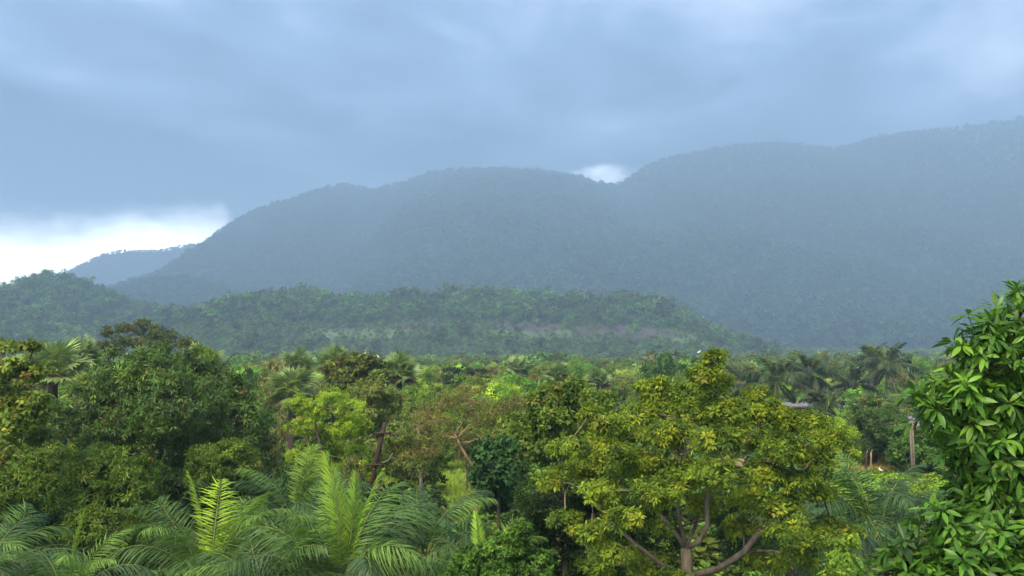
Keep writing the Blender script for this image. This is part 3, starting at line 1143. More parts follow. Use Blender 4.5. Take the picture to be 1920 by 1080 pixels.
# fan palms
def fan_mesh(name, seed, r=0.95, nseg=22, open_deg=290):
    rg = np.random.default_rng(seed)
    g = Geo()
    a = np.radians(np.linspace(-open_deg / 2, open_deg / 2, nseg)) + rg.normal(0, 0.03, nseg)
    org = np.tile(np.array([0.95, 0, 0]), (nseg, 1))
    d = np.stack([np.cos(a), np.sin(a), 0.10 + 0 * a], 1)
    d[:, 2] -= 0.25 * np.abs(np.sin(a))
    tpl = leaf_tpl(0.19, 0.03, 0.22, 2, 0.45)
    stamp(g, tpl[0], tpl[1], org, frames(d, np.tile(np.array([0, 0, 1.0]), (nseg, 1))), r * rg.uniform(0.85, 1.1, nseg) * (0.8 + 0.2 * np.cos(a)), np.exp(rg.normal(0, 0.15, (nseg, 1))) * np.ones((1, 3)))
    tube(g, [(0, 0, 0), (0.5, 0, 0.03), (0.97, 0, 0)], [0.03, 0.02, 0.015], 4, (1.6, 1.5, 0.8))
    return g.mesh(name, M_PALM)


FANS = [fan_mesh('fan_frond', 700 + i) for i in range(3)]


def fan_palm(px, py, D, label, s=1.0, n=30, seed=0, color=(0.085, 0.14, 0.06)):
    rg = np.random.default_rng(seed)
    c = P(px, py, D)
    z0 = float(gz(D))
    root = thing('fan_palm', label, 'palm', (c[0], D, z0), 'fan palms on the plain')
    top = trunk_part(root, max(0.6, c[2] - z0), 0.27, 0.22, M_DARKBARK, rings=12, seed=seed)
    for i in range(n):
        q = (i + 0.5) / n
        el = math.asin(1 - 1.45 * q)
        f = link('frond', FANS[rg.integers(3)], root, tuple(top))
        f.rotation_euler = (rg.normal(0, 0.5), -el + rg.normal(0, 0.1), i * 2.39996)
        k = s * rg.uniform(0.85, 1.12)
        f.scale = (k, k, k)
        dead = q > 0.88
        cc = np.array((0.09, 0.065, 0.04) if dead else color) * math.exp(rg.normal(0, 0.12))
        f.color = (*cc, 1)
    return root


for i, a in enumerate([
    (100, 700, 52, 'fan palm behind the yellowing tree at the left edge', 1.1),
    (152, 668, 88, 'round-headed fan palm left of the big mango tree', 1.1),
    (548, 735, 66, 'fan palm with a yellow heart just right of the big mango tree', 1.1),
    (556, 690, 105, 'fan palm with a flat top rising behind the brown bush', 1.25),
    (628, 684, 96, 'fan palm touching the left side of the vine-covered tree', 1.15),
    (748, 702, 84, 'fan palm with a dark shaggy trunk right of the vine-covered tree', 1.15),
    (1046, 708, 110, 'fan palm with a dark trunk behind the left top of the yellow-green tree', 1.1),
    (1120, 715, 120, 'small fan palm farther right behind the yellow-green tree', 1.0),
    (968, 690, 165, 'far pale fan palm above the bare tree', 1.2),
    (376, 684, 46, 'yellow-green fan palm peeping over the top of the big mango tree', 0.62),
    (165, 735, 50, 'low fan palm with pale leaves left of the big mango tree', 0.7),
]):
    fan_palm(*a, seed=720 + i, color=(0.16, 0.21, 0.06) if i in (9, 10) else (0.145, 0.205, 0.095))

# ------------------------------------------------------------------ grown trees near the camera
DARKG = [(0.038, 0.078, 0.019), (0.055, 0.104, 0.023), (0.027, 0.057, 0.016), (0.080, 0.132, 0.027)]
grow('mango_tree', 'big dense dark green mango tree with patches of orange new leaves at left', 'tree', 38,
     [(225, 705, 55, 52), (290, 695, 55, 46), (362, 700, 50, 50), (420, 735, 55, 45), (330, 760, 80, 62, -1.5), (245, 775, 70, 60, -1), (440, 800, 62, 60, -1),
      (165, 765, 55, 50), (130, 815, 60, 45), (390, 845, 80, 48, -1.5), (290, 835, 75, 55, -1.5), (200, 835, 60, 50), (470, 850, 40, 55), (485, 780, 26, 34), (95, 800, 40, 40)],
     [(225, 940), (262, 830)], 0.32, M_DARKBARK, L_MANGO,
     DARKG + [(0.17, 0.10, 0.035)], [4, 4, 3, 2, 0.25], 720, 8, 9, 0.22, 801, spread=1.15, droop=0.55, tip=0.02, clump=0.30, dj=1.0, mat_leaf=M_GLOSS, cluster_tint=0.26)
MIDG = [(0.068, 0.120, 0.028), (0.098, 0.150, 0.034), (0.052, 0.095, 0.024), (0.13, 0.165, 0.035)]
grow('guava_tree', 'olive green small-leaved tree below the left side of the big mango tree', 'tree', 29,
     [(190, 880, 60, 38), (245, 900, 40, 36), (165, 935, 65, 42, -.6), (235, 950, 62, 42, -.6), (190, 990, 75, 38, -.8), (275, 975, 32, 30)],
     [(205, 1060), (205, 960)], 0.16, M_DARKBARK, L_MANGO, MIDG, [3, 3, 3, 1.2], 330, 8, 8, 0.17, 802, droop=0.35, clump=0.30, dj=0.5, tip=0.012, cluster_tint=0.22)
grow('guava_tree', 'olive green small-leaved tree at the left edge, left of its twin', 'tree', 31,
     [(30, 868, 55, 36), (95, 862, 50, 36), (55, 905, 62, 36, -.6), (115, 915, 42, 34), (60, 950, 55, 32), (110, 960, 42, 28), (10, 925, 40, 40)],
     [(75, 1040), (75, 950)], 0.15, M_DARKBARK, L_MANGO, MIDG, [3, 2, 4, 1.0], 330, 8, 8, 0.17, 803, droop=0.35, clump=0.30, dj=0.5, tip=0.012, cluster_tint=0.22)
grow('guava_tree', 'rounded green bush in front of the lower right of the big mango tree', 'tree', 33,
     [(395, 868, 42, 32), (440, 862, 40, 34), (420, 898, 58, 32, -.5)],
     [(420, 960), (420, 915)], 0.13, M_DARKBARK, L_MANGO, MIDG, [3, 3, 2, 1.4], 190, 8, 8, 0.17, 804, droop=0.35, clump=0.32, dj=0.4, tip=0.012)
grow('teak_tree', 'yellowing large-leaved sparse tree at the left edge with twigs standing above it', 'tree', 27,
     [(10, 652, 26, 12), (66, 648, 20, 9), (5, 690, 40, 22), (50, 700, 40, 22), (15, 745, 45, 28), (62, 760, 38, 26), (15, 800, 45, 30), (70, 812, 30, 22), (-20, 850, 50, 30)],
     [(-45, 900), (-20, 800)], 0.09, M_TANBARK, L_BROAD, [(0.12, 0.165, 0.045), (0.19, 0.20, 0.05), (0.085, 0.135, 0.04), (0.15, 0.09, 0.05), (0.10, 0.14, 0.055)], [4, 1.2, 4, 0.7, 3],
     300, 4, 5, 0.17, 805, droop=0.5, clump=0.42, dj=0.5, tip=0.012, shell=(0.3, 1.0))
LIME = [(0.17, 0.27, 0.035), (0.22, 0.31, 0.04), (0.12, 0.21, 0.035), (0.26, 0.31, 0.05)]
grow('feathery_tree', 'lime-green feathery tree with thin pale stems right of the big mango tree', 'tree', 45,
     [(560, 757, 26, 17), (598, 768, 22, 20), (628, 745, 26, 20), (655, 770, 30, 26), (558, 803, 24, 17), (672, 800, 26, 20), (600, 815, 26, 18), (640, 805, 24, 18), (575, 850, 36, 22), (630, 850, 40, 26), (675, 855, 30, 26), (610, 885, 50, 22), (690, 880, 24, 20), (590, 790, 18, 14)],
     [(605, 930), (602, 840), (590, 790)], 0.07, M_TANBARK, L_FINE, LIME, [3, 2, 3, 1], 420, 9, 9, 0.14, 806, droop=0.45, clump=0.36, dj=1.0, tip=0.013, shell=(0.4, 1.0))
SAGE = [(0.14, 0.19, 0.085), (0.19, 0.24, 0.12), (0.11, 0.15, 0.06), (0.16, 0.15, 0.07)]
grow('drooping_tree', 'grey-green tree with drooping leaves behind the leaning post', 'tree', 52,
     [(680, 738, 24, 20), (712, 732, 26, 20), (735, 752, 22, 20), (700, 765, 34, 26), (670, 790, 26, 26), (715, 800, 30, 24), (690, 830, 34, 26)],
     [(708, 900), (705, 800)], 0.11, M_TANBARK, L_MANGO, SAGE, [3, 3, 3, 2.0], 190, 8, 8, 0.26, 807, droop=0.8, clump=0.34, dj=0.6, tip=0.014)
grow('sage_bush', 'sage-green rounded bush right of the leaning post', 'bush', 47,
     [(745, 815, 26, 20), (765, 838, 34, 24), (738, 850, 30, 26), (770, 868, 36, 24)],
     [(755, 900), (755, 865)], 0.07, M_TANBARK, L_MANGO, SAGE, [3, 3, 3, 0.3], 130, 8, 8, 0.20, 808, droop=0.4, clump=0.36, dj=0.5, tip=0.010)
# bare tree
grow('bare_tree', 'nearly leafless orange-brown tree with a bent trunk beside the grassy clearing', 'tree', 46,
     [(800, 775, 26, 12), (830, 757, 22, 12), (862, 745, 22, 12), (895, 755, 26, 12), (930, 772, 26, 12), (960, 760, 24, 14), (985, 752, 22, 12), (800, 800, 26, 12), (835, 790, 24, 10), (905, 790, 26, 12),
      (945, 800, 26, 12), (815, 822, 28, 10), (920, 825, 30, 10), (970, 828, 22, 8), (850, 815, 20, 10), (780, 850, 26, 12), (812, 845, 24, 10), (880, 775, 20, 10)],
     [(893, 905), (885, 872), (866, 842), (858, 822)], 0.078, M_ORANGEBARK, L_FINE, [(0.13, 0.135, 0.05), (0.15, 0.13, 0.07), (0.09, 0.125, 0.04)], [2, 2, 2.5],
     1000, 2, 4, 0.16, 809, droop=0.3, clump=0.9, dj=1.3, tip=0.0075, twr=0.017, shell=(0.2, 1.5))
grow('dark_shrub', 'dark blue-green leafy sapling right of the grassy clearing', 'shrub', 33,
     [(925, 850, 34, 26), (950, 885, 34, 26), (915, 895, 30, 24), (950, 835, 20, 14), (930, 930, 36, 26)],
     [(935, 1010), (935, 910)], 0.07, M_DARKBARK, L_BROAD, [(0.03, 0.075, 0.04), (0.04, 0.095, 0.045), (0.025, 0.055, 0.03)], [3, 3, 2], 170, 6, 6, 0.18, 810, droop=0.3, clump=0.36, dj=0.5, tip=0.010)
grow('climber_tree', 'green tree hung with creepers and reddish leaves left of the yellow-green tree', 'tree', 36,
     [(1065, 735, 36, 24), (1020, 755, 34, 24), (1085, 765, 40, 26), (1035, 790, 44, 28), (985, 800, 34, 26), (1075, 810, 40, 28), (1010, 835, 44, 28), (960, 815, 24, 22), (1120, 750, 30, 22), (1060, 855, 50, 30), (960, 790, 20, 14), (1130, 810, 40, 34), (1190, 790, 40, 34)],
     [(1050, 960), (1050, 840)], 0.16, M_BARK, L_BROAD, [(0.075, 0.125, 0.03), (0.11, 0.16, 0.035), (0.05, 0.09, 0.025), (0.11, 0.085, 0.04), (0.12, 0.20, 0.035)], [4, 3, 4, 0.4, 1.2],
     420, 6, 6, 0.19, 811, droop=0.4, clump=0.32, dj=0.8, tip=0.014)
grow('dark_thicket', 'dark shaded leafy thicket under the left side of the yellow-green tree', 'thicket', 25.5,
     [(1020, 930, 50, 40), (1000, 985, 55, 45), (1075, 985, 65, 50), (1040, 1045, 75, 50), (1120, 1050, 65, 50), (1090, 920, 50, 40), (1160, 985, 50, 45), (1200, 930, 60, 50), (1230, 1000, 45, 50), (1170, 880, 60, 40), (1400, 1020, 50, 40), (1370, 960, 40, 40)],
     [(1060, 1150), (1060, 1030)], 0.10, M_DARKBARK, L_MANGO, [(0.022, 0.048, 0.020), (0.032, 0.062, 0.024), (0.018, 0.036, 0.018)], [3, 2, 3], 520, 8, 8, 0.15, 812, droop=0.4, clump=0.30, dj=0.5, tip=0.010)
grow('bright_shrub', 'bright green small-leaved shrub at the bottom edge, centre', 'shrub', 20.5,
     [(900, 1050, 42, 28), (950, 1030, 40, 26), (1000, 1060, 42, 30), (930, 1085, 60, 30), (870, 1085, 40, 26), (975, 1000, 24, 22)],
     [(940, 1200), (940, 1090)], 0.05, M_BARK, L_BROAD, [(0.058, 0.122, 0.028), (0.085, 0.165, 0.034), (0.042, 0.09, 0.026)], [3, 2, 3], 240, 8, 7, 0.085, 813, droop=0.3, clump=0.32, dj=0.3, tip=0.006)
grow('vine_shrub', 'pale green creeper climbing at the bottom edge under the yellow-green tree', 'shrub', 19.5,
     [(1575, 1035, 22, 22), (1585, 1065, 26, 24), (1570, 1095, 32, 24), (1598, 1012, 12, 12)],
     [(1580, 1200), (1580, 1080)], 0.03, M_BARK, L_BROAD, [(0.13, 0.22, 0.04), (0.18, 0.26, 0.05), (0.09, 0.16, 0.035)], [3, 2, 2], 90, 6, 6, 0.09, 814, droop=0.4, clump=0.36, dj=0.2, tip=0.006)
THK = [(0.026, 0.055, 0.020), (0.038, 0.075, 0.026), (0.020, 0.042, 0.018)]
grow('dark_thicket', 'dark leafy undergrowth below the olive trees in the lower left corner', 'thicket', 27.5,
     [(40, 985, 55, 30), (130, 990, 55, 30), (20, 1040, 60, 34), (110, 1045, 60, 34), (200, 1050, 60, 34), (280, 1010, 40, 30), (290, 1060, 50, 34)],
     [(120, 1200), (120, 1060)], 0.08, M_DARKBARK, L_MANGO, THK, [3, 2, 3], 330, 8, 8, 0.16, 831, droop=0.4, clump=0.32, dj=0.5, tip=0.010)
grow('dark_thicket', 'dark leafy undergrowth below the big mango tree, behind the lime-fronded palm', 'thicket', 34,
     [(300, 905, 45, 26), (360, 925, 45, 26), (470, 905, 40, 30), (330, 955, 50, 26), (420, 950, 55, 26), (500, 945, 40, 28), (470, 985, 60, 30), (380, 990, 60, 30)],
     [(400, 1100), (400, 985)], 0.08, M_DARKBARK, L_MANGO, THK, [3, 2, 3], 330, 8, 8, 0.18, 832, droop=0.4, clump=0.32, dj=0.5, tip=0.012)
# around the hut
grow('flowering_mango', 'grey-green tree with pale flower sprays above the mud hut', 'tree', 67,
     [(1620, 755, 28, 18), (1655, 762, 28, 20), (1640, 785, 40, 26), (1610, 800, 34, 28), (1668, 800, 34, 28), (1640, 825, 44, 28), (1605, 840, 26, 22), (1680, 790, 18, 24)],
     [(1640, 870), (1640, 830)], 0.18, M_DARKBARK, L_MANGO, [(0.055, 0.105, 0.05), (0.08, 0.13, 0.06), (0.04, 0.08, 0.04), (0.30, 0.28, 0.16)], [4, 3, 3, 0.35], 260, 8, 8, 0.32, 815, droop=0.45, clump=0.32, dj=1.2, tip=0.02)
grow('feathery_tree', 'small yellow-green feathery tree at the right side of the yellow-green tree', 'tree', 58,
     [(1588, 818, 20, 18), (1575, 845, 20, 18), (1600, 850, 14, 16), (1572, 800, 14, 14)],
     [(1582, 900), (1580, 840)], 0.05, M_TANBARK, L_FINE, LIME, [3, 3, 2, 1], 70, 8, 9, 0.20, 816, droop=0.4, clump=0.4, dj=0.4, tip=0.012)
grow('round_bush', 'rounded green bush between the mud hut and the utility pole', 'bush', 63,
     [(1690, 820, 24, 18), (1715, 828, 26, 20), (1745, 835, 24, 22), (1695, 850, 28, 22), (1730, 860, 28, 22)],
     [(1710, 900), (1710, 865)], 0.09, M_DARKBARK, L_BROAD, [(0.06, 0.12, 0.035), (0.085, 0.155, 0.04), (0.045, 0.09, 0.03)], [3, 3, 2], 150, 8, 6, 0.24, 817, droop=0.3, clump=0.34, dj=0.5, tip=0.014)
grow('spreading_tree', 'broad dry spreading tree with a sloping crown far behind the big mango tree', 'tree', 120,
     [(205, 622, 14, 10), (232, 615, 18, 11), (262, 612, 20, 13), (290, 622, 24, 12), (318, 634, 24, 12), (345, 646, 22, 10), (362, 655, 12, 9), (225, 640, 22, 10), (260, 640, 26, 12), (195, 648, 20, 8), (300, 650, 30, 10)],
     [(262, 690), (258, 655)], 0.24, M_TANBARK, L_CARD, [(0.075, 0.10, 0.03), (0.055, 0.085, 0.028), (0.12, 0.095, 0.06)], [3, 3, 1.0], 210, 6, 6, 0.34, 818, droop=0.15, clump=0.42, dj=1.5, tip=0.035, shell=(0.3, 1.0))
grow('tiered_tree', 'dark flat-tiered tree standing out of the plain above the bare tree', 'tree', 135,
     [(870, 696, 22, 3), (848, 694, 16, 2.6), (895, 697, 18, 2.6), (862, 710, 28, 3), (900, 713, 26, 3), (845, 712, 18, 3), (872, 722, 38, 4), (905, 720, 20, 3)],
     [(872, 745), (872, 700)], 0.2, M_DARKBARK, L_CARD, [(0.030, 0.060, 0.022), (0.042, 0.075, 0.026)], [1, 1], 150, 6, 6, 0.34, 819, droop=0.05, clump=0.36, dj=0.6, tip=0.03)
grow('vine_tree', 'tall olive tree draped in creepers with a white egret on top', 'tree', 80,
     [(640, 690, 26, 18), (672, 682, 28, 18), (700, 692, 24, 18), (655, 712, 34, 20), (690, 718, 30, 20), (715, 708, 18, 18), (630, 720, 22, 18)],
     [(672, 800), (672, 715)], 0.22, M_BARK, L_BROAD, [(0.075, 0.095, 0.03), (0.11, 0.12, 0.04), (0.05, 0.075, 0.026), (0.10, 0.08, 0.05), (0.12, 0.17, 0.05)], [4, 3, 3, 0.8, 1.4], 230, 7, 6, 0.34, 820, droop=0.6, clump=0.34, dj=1.2, tip=0.022)


# ------------------------------------------------------------------ the yellow-green tree in front
def yellow_tree():
    rg = np.random.default_rng(901)
    D = 22.0
    BL = [(1340, 668, 17, 14), (1325, 700, 28, 22), (1345, 722, 26, 22), (1290, 735, 36, 24), (1225, 728, 32, 18), (1245, 758, 40, 26), (1200, 775, 36, 22), (1320, 772, 44, 28), (1370, 775, 36, 24),
          (1415, 742, 26, 18), (1430, 775, 34, 22), (1475, 790, 36, 22), (1530, 792, 32, 18), (1552, 818, 30, 18), (1400, 815, 44, 26), (1150, 800, 40, 22), (1110, 775, 26, 16), (1095, 838, 46, 18), (1050, 838, 26, 12),
          (1250, 815, 48, 26), (1340, 830, 40, 24), (1470, 838, 40, 24), (1530, 862, 36, 22), (1150, 858, 44, 22), (1085, 880, 50, 20), (1030, 902, 34, 13), (1210, 872, 44, 22), (1280, 886, 50, 20), (1350, 890, 46, 22),
          (1430, 888, 42, 22), (1500, 905, 36, 20), (1135, 920, 44, 20), (1230, 925, 42, 18), (1320, 945, 40, 18), (1410, 938, 42, 18), (1465, 950, 44, 18), (1540, 925, 30, 14), (1060, 970, 30, 11), (1110, 1000, 34, 14),
          (1170, 975, 34, 15), (1240, 985, 26, 13), (1380, 985, 34, 15), (1480, 1000, 40, 18), (1555, 985, 40, 14), (1600, 1000, 30, 11), (1150, 1035, 42, 16), (1215, 1058, 46, 18), (1120, 1062, 34, 14), (1440, 1048, 40, 16), (1500, 1045, 34, 16), (1550, 1010, 30, 12), (1265, 1085, 30, 12)]
    B = [(*(np.array(P(x, y, D + rg.normal(0, 1.0) + (y > 900) * -0.5))), rx * D / FPX * 1.0, rx * D / FPX, ry * D / FPX) for x, y, rx, ry in BL]
    base = np.array([*P(1290, 1080, D)[:2], -0.05])
    fork = P(1287, 1028, D)
    trunk = [base, base * 0.7 + fork * 0.3, base * 0.35 + fork * 0.65, P(1289, 1080, D), fork]
    q = lambda lst: [P(x, y, D + d) for x, y, d in lst]
    mains = [q([(1287, 1028, 0), (1262, 995, -0.1), (1235, 962, -0.2), (1190, 925, -0.3), (1140, 888, -0.3)]),
             q([(1287, 1028, 0), (1312, 1015, -0.2), (1326, 985, -0.3), (1326, 945, -0.3), (1332, 880, -0.1), (1340, 800, 0.1), (1342, 720, 0.1)]),
             q([(1287, 1028, 0), (1276, 985, 0.3), (1268, 930, 0.5), (1270, 850, 0.5), (1250, 780, 0.3)]),
             q([(1287, 1028, 0), (1302, 990, 0.4), (1312, 950, 0.8), (1360, 880, 1.0), (1420, 800, 1.0)]),
             q([(1289, 1080, 0), (1345, 1068, -0.4), (1395, 1035, -0.5), (1440, 975, -0.4), (1490, 900, -0.2), (1535, 850, 0.0)]),
             q([(1289, 1080, 0), (1255, 1070, -0.5), (1190, 1020, -0.7), (1130, 960, -0.7), (1085, 915, -0.6)])]
    paths = skeleton(trunk, 0.175, [b[:3] for b in B], rg, tip=0.019, bend=0.16, expo=0.44, mains=mains, reach=0.3)
    root = thing('yellow_green_tree', 'yellow-green spreading tree with whorled leaves and forked tan trunk, right of centre', 'tree', base)
    limbs(root, paths, M_TANBARK, base, 7, rg)
    pos, ax, cid, cc = crown_whorls(B, 1900, 7, rg, 0.40, shell=(0.3, 1.0), back=0.9, up=0.75, low=0.6)
    g = Geo()
    nodes = np.concatenate([p for p, r in paths[1:]])
    for c in cc:
        a = nodes[np.argmin(np.linalg.norm(nodes - c, axis=1))]
        tube(g, np.array([a, (a + c) / 2 + rg.normal(0, 0.04, 3), c]) - base, [0.012, 0.009, 0.005], 4, cap=False)
    link('twigs', g.mesh('twigs', M_TANBARK, True), root, kind='stuff')
    cols = np.array([(0.142, 0.200, 0.030), (0.098, 0.152, 0.028), (0.215, 0.245, 0.036), (0.060, 0.102, 0.025), (0.17, 0.165, 0.036)])
    top = ax[:, 2]
    pick = rg.choice(5, cid.max() + 1, p=[0.34, 0.34, 0.09, 0.215, 0.015])
    wcol = cols[pick][cid] * np.exp(rg.normal(0, 0.16, (len(pos), 1)))
    # cluster meshes for the 300 that show largest
    px, py = proj(pos)
    inview = (px > 0) & (px < 1920) & (py > 0) & (py < 1080)
    order = np.argsort(np.where(inview, pos[:, 1] + rg.normal(0, 0.4, len(pos)), 1e9))
    near = order[:300]
    rest = np.ones(len(pos), bool)
    rest[near] = False
    variants = []
    for i in range(5):
        o, r, L, w = whorls_to_leaves(np.zeros((1, 3)), np.array([[0, 0, 1.0]]), 9, 1.25, 0.118, np.random.default_rng(910 + i), 0.35, base=0.03, jit=0.25)
        gg = Geo()
        stamp(gg, *L_PALMATE, o, r, L, np.exp(rg.normal(0, 0.18, (len(L), 1))) * np.ones((1, 3)))
        variants.append(gg.mesh('leaf_cluster', M_LEAF))
    for i in near:
        a = ax[i]
        t = nrm(np.cross(a, rg.normal(size=3)))
        m = np.stack([t, np.cross(a, t), a], 1)
        o = link('leaf_cluster', variants[rg.integers(5)], root, pos[i] - base)
        o.rotation_euler = Matrix(m.tolist()).to_euler()
        s = rg.uniform(0.6, 1.35)
        o.scale = (s, s, s)
        o.color = (*wcol[i], 1)
    org, rot, LL, wid = whorls_to_leaves(pos[rest], ax[rest], 9, 1.2, 0.115, rg, 0.35, base=0.03, jit=0.3)
    LL = LL * rg.uniform(0.6, 1.35, int(rest.sum()))[wid]
    g = Geo()
    stamp(g, *leaf_tpl(0.40, 0.04, 0.25, 1, 0.55), org - base, rot, LL, wcol[rest][wid] * np.exp(rg.normal(0, 0.16, (len(wid), 1))))
    link('crown', g.mesh('crown', M_LEAF), root, kind='stuff')


yellow_tree()


# ------------------------------------------------------------------ the near mango tree at the right edge
def near_mango():
    rg = np.random.default_rng(951)
    D = 9.0
    BL = [(1925, 560, 26, 22, .2), (1905, 610, 58, 40, .2), (1850, 640, 46, 36, 0), (1960, 680, 95, 70, .4), (1850, 690, 62, 42, -.1), (1800, 735, 56, 36, -.1), (1738, 760, 36, 26, -.1), (1880, 760, 90, 55, .1),
          (1800, 800, 60, 36, 0), (1960, 800, 100, 80, .3), (1860, 840, 70, 50, .1), (1800, 850, 36, 30, .1), (1915, 900, 80, 60, .1), (1845, 915, 55, 40, .1), (1800, 930, 30, 26, .2), (1850, 985, 75, 45, -.2), (1770, 985, 48, 30, -.3),
          (1940, 1000, 90, 70, 0), (1720, 1035, 50, 26, -.4), (1800, 1050, 80, 45, -.4), (1900, 1090, 100, 60, -.4), (1690, 1075, 50, 26, -.4), (2050, 750, 140, 150, .8), (2050, 980, 140, 150, .6)]
    B = [(*P(x, y, D + d), rx * D / FPX, (rx + ry) / 1.6 * D / FPX, ry * D / FPX) for x, y, rx, ry, d in BL]
    tb = P(2130, 900, D + 0.9)
    base = np.array([tb[0], tb[1], -0.05])
    trunk = [base, base + (0, 0, 1.5), base + (-0.05, 0, 3.2), base + (-0.1, -0.05, 5.0)]
    trunk = [np.array(t) for t in trunk]
    paths = skeleton(trunk, 0.24, [b[:3] for b in B], rg, tip=0.014, bend=0.12)
    root = thing('mango_tree', 'close mango tree with large glossy leaves filling the right edge', 'tree', base)
    limbs(root, paths, M_DARKBARK, base, 6, rg)
    pos, ax, cid, cc = crown_whorls(B, 900, 1.9, rg, 0.40, shell=(0.45, 1.02), back=0.75, up=0.55, low=0.9)
    extra = [(1908, 545), (1893, 575), (1815, 592), (1700, 742), (1722, 728), (1712, 790)]
    pos = np.concatenate([pos, [P(x, y, D - 0.1) for x, y in extra]])
    ax = np.concatenate([ax, nrm(np.tile([[-0.35, -0.15, 0.9]], (len(extra), 1)))])
    g = Geo()
    nodes = np.concatenate([p for p, r in paths[1:]])
    for c in pos:
        a = nodes[np.argmin(np.linalg.norm(nodes - c, axis=1))]
        tube(g, np.array([a, (a + c) / 2 + rg.normal(0, 0.02, 3), c]) - base, [0.007, 0.005, 0.0035], 4, cap=False)
    link('twigs', g.mesh('twigs', M_DARKBARK, True), root, kind='stuff')
    org, rot, LL, wid = whorls_to_leaves(pos, ax, 8, 1.1, 0.158, rg, 0.5, base=0.02, jit=0.45)
    cols = [(0.044, 0.110, 0.022), (0.058, 0.140, 0.026), (0.032, 0.080, 0.018), (0.090, 0.180, 0.034), (0.15, 0.19, 0.045), (0.12, 0.09, 0.03)]
    col = palette(cols, [4, 4.5, 3, 2.2, 0.10, 0.01], len(pos), rg, 0.12)[wid] * np.exp(rg.normal(0, 0.13, (len(wid), 1)))
    px, py = proj(org)
    vis = (px > 1600) & (px < 1920) & (py > 480) & (py < 1080)
    dist = np.linalg.norm(org - np.array([0, 0, CAM_H]), axis=1)
    order = np.argsort(np.where(vis, dist, 1e9))
    near = order[:300]
    rest = np.ones(len(org), bool)
    rest[near] = False
    variants = []
    for i, (w, dr, fo) in enumerate([(0.36, 0.20, 0.04), (0.33, 0.32, 0.03), (0.39, 0.12, 0.05), (0.35, 0.42, 0.025), (0.31, 0.05, 0.06)]):
        t = leaf_tpl(w, fo, dr, 5, 0.48)
        variants.append(Geo().add(t[0], t[1], (1, 1, 1)).mesh('leaf', M_GLOSS, True))
    for i in near:
        o = link('leaf', variants[rg.integers(5)], root, org[i] - base)
        o.rotation_euler = Matrix(rot[i].tolist()).to_euler()
        o.scale = (LL[i],) * 3
        o.color = (*col[i], 1)
    g = Geo()
    stamp(g, *L_MANGO_NEAR, org[rest] - base, rot[rest], LL[rest], col[rest])
    link('crown', g.mesh('crown', M_GLOSS, True), root, kind='stuff')


near_mango()


# ------------------------------------------------------------------ trees of the plain: shared shapes, single trees
KIND = {
    'olive': [(0.075, 0.115, 0.030), (0.10, 0.14, 0.036), (0.055, 0.09, 0.026), (0.12, 0.145, 0.045)],
    'green': [(0.075, 0.145, 0.035), (0.10, 0.175, 0.04), (0.055, 0.11, 0.03)],
    'dark': [(0.030, 0.065, 0.022), (0.042, 0.085, 0.026), (0.024, 0.05, 0.02)],
    'brown': [(0.095, 0.085, 0.055), (0.078, 0.085, 0.042), (0.11, 0.092, 0.065), (0.062, 0.080, 0.038)],
    'lime': [(0.16, 0.25, 0.04), (0.12, 0.20, 0.035), (0.20, 0.27, 0.05)],
    'sage': [(0.12, 0.17, 0.075), (0.16, 0.20, 0.10), (0.09, 0.13, 0.055)],
}
SHAPES = {}
for ki, (kn, cs) in enumerate(KIND.items()):
    SHAPES[kn] = []
    for v in range(3):
        rgk = np.random.default_rng(1000 + ki * 10 + v)
        B = []
        for i in range(9):
            a, r = rgk.random() * 6.283, 0.33 * rgk.random() ** 0.5
            B.append((r * math.cos(a), r * math.sin(a), rgk.uniform(0.28, 0.80) - r * 0.35, rgk.uniform(.13, .23), rgk.uniform(.13, .23), rgk.uniform(.11, .18)))
        pos, ax, cid, cc = crown_whorls(B, 95, 6, rgk, 0.42, back=1.0, low=0.8)
        tpl = {'lime': L_FINE, 'sage': L_MANGO}.get(kn, L_CARD)
        LF = 0.055 if tpl is not L_FINE else 0.06
        org, rot, LL, wid = whorls_to_leaves(pos, ax, 6, 1.15, LF, rgk, 0.5 if kn == 'sage' else 0.3, base=0.006)
        cl = 1.6 * palette(cs, np.ones(len(cs)), cid.max() + 1, rgk, 0.2)[cid[wid]] * np.exp(rgk.normal(0, 0.15, (len(wid), 1)))
        g = Geo()
        stamp(g, *tpl, org, rot, LL, cl)
        crown = g.mesh('crown', M_LEAF)
        g = Geo()
        sk = skeleton([(0, 0, -0.08), (0.01, 0, 0.1), (0.0, 0.01, 0.22), (0.0, 0.01, 0.32)], 0.026, [b[:3] for b in B], rgk, tip=0.006)
        for p, r in sk:
            tube(g, p, r, 5)
        SHAPES[kn].append((g.mesh('trunk', M_TANBARK if kn in ('lime', 'brown') else M_BARK, True), crown))

rgp = np.random.default_rng(55)


def plain_tree(px, top, D, wpx, kind, name, label, cat='tree', group='trees and bushes on the plain'):
    c = P(px, top, D)
    z0 = float(gz(D))
    h, w = max(1.0, c[2] - z0), wpx * D / FPX
    root = thing(name, label, cat, (c[0], D, z0), group, rgp.random() * 6.28)
    tr, cr = SHAPES[kind][rgp.integers(3)]
    for nm, me in (('trunk', tr), ('crown', cr)):
        o = link(nm, me, root)
        o.scale = (w * 1.05, w * 1.05, h * 1.06)
        if nm == 'crown':
            b = math.exp(rgp.normal(0, 0.12))
            o.color = (b * math.exp(rgp.normal(0, 0.06)), b, b * math.exp(rgp.normal(0, 0.06)), 1)
    return root


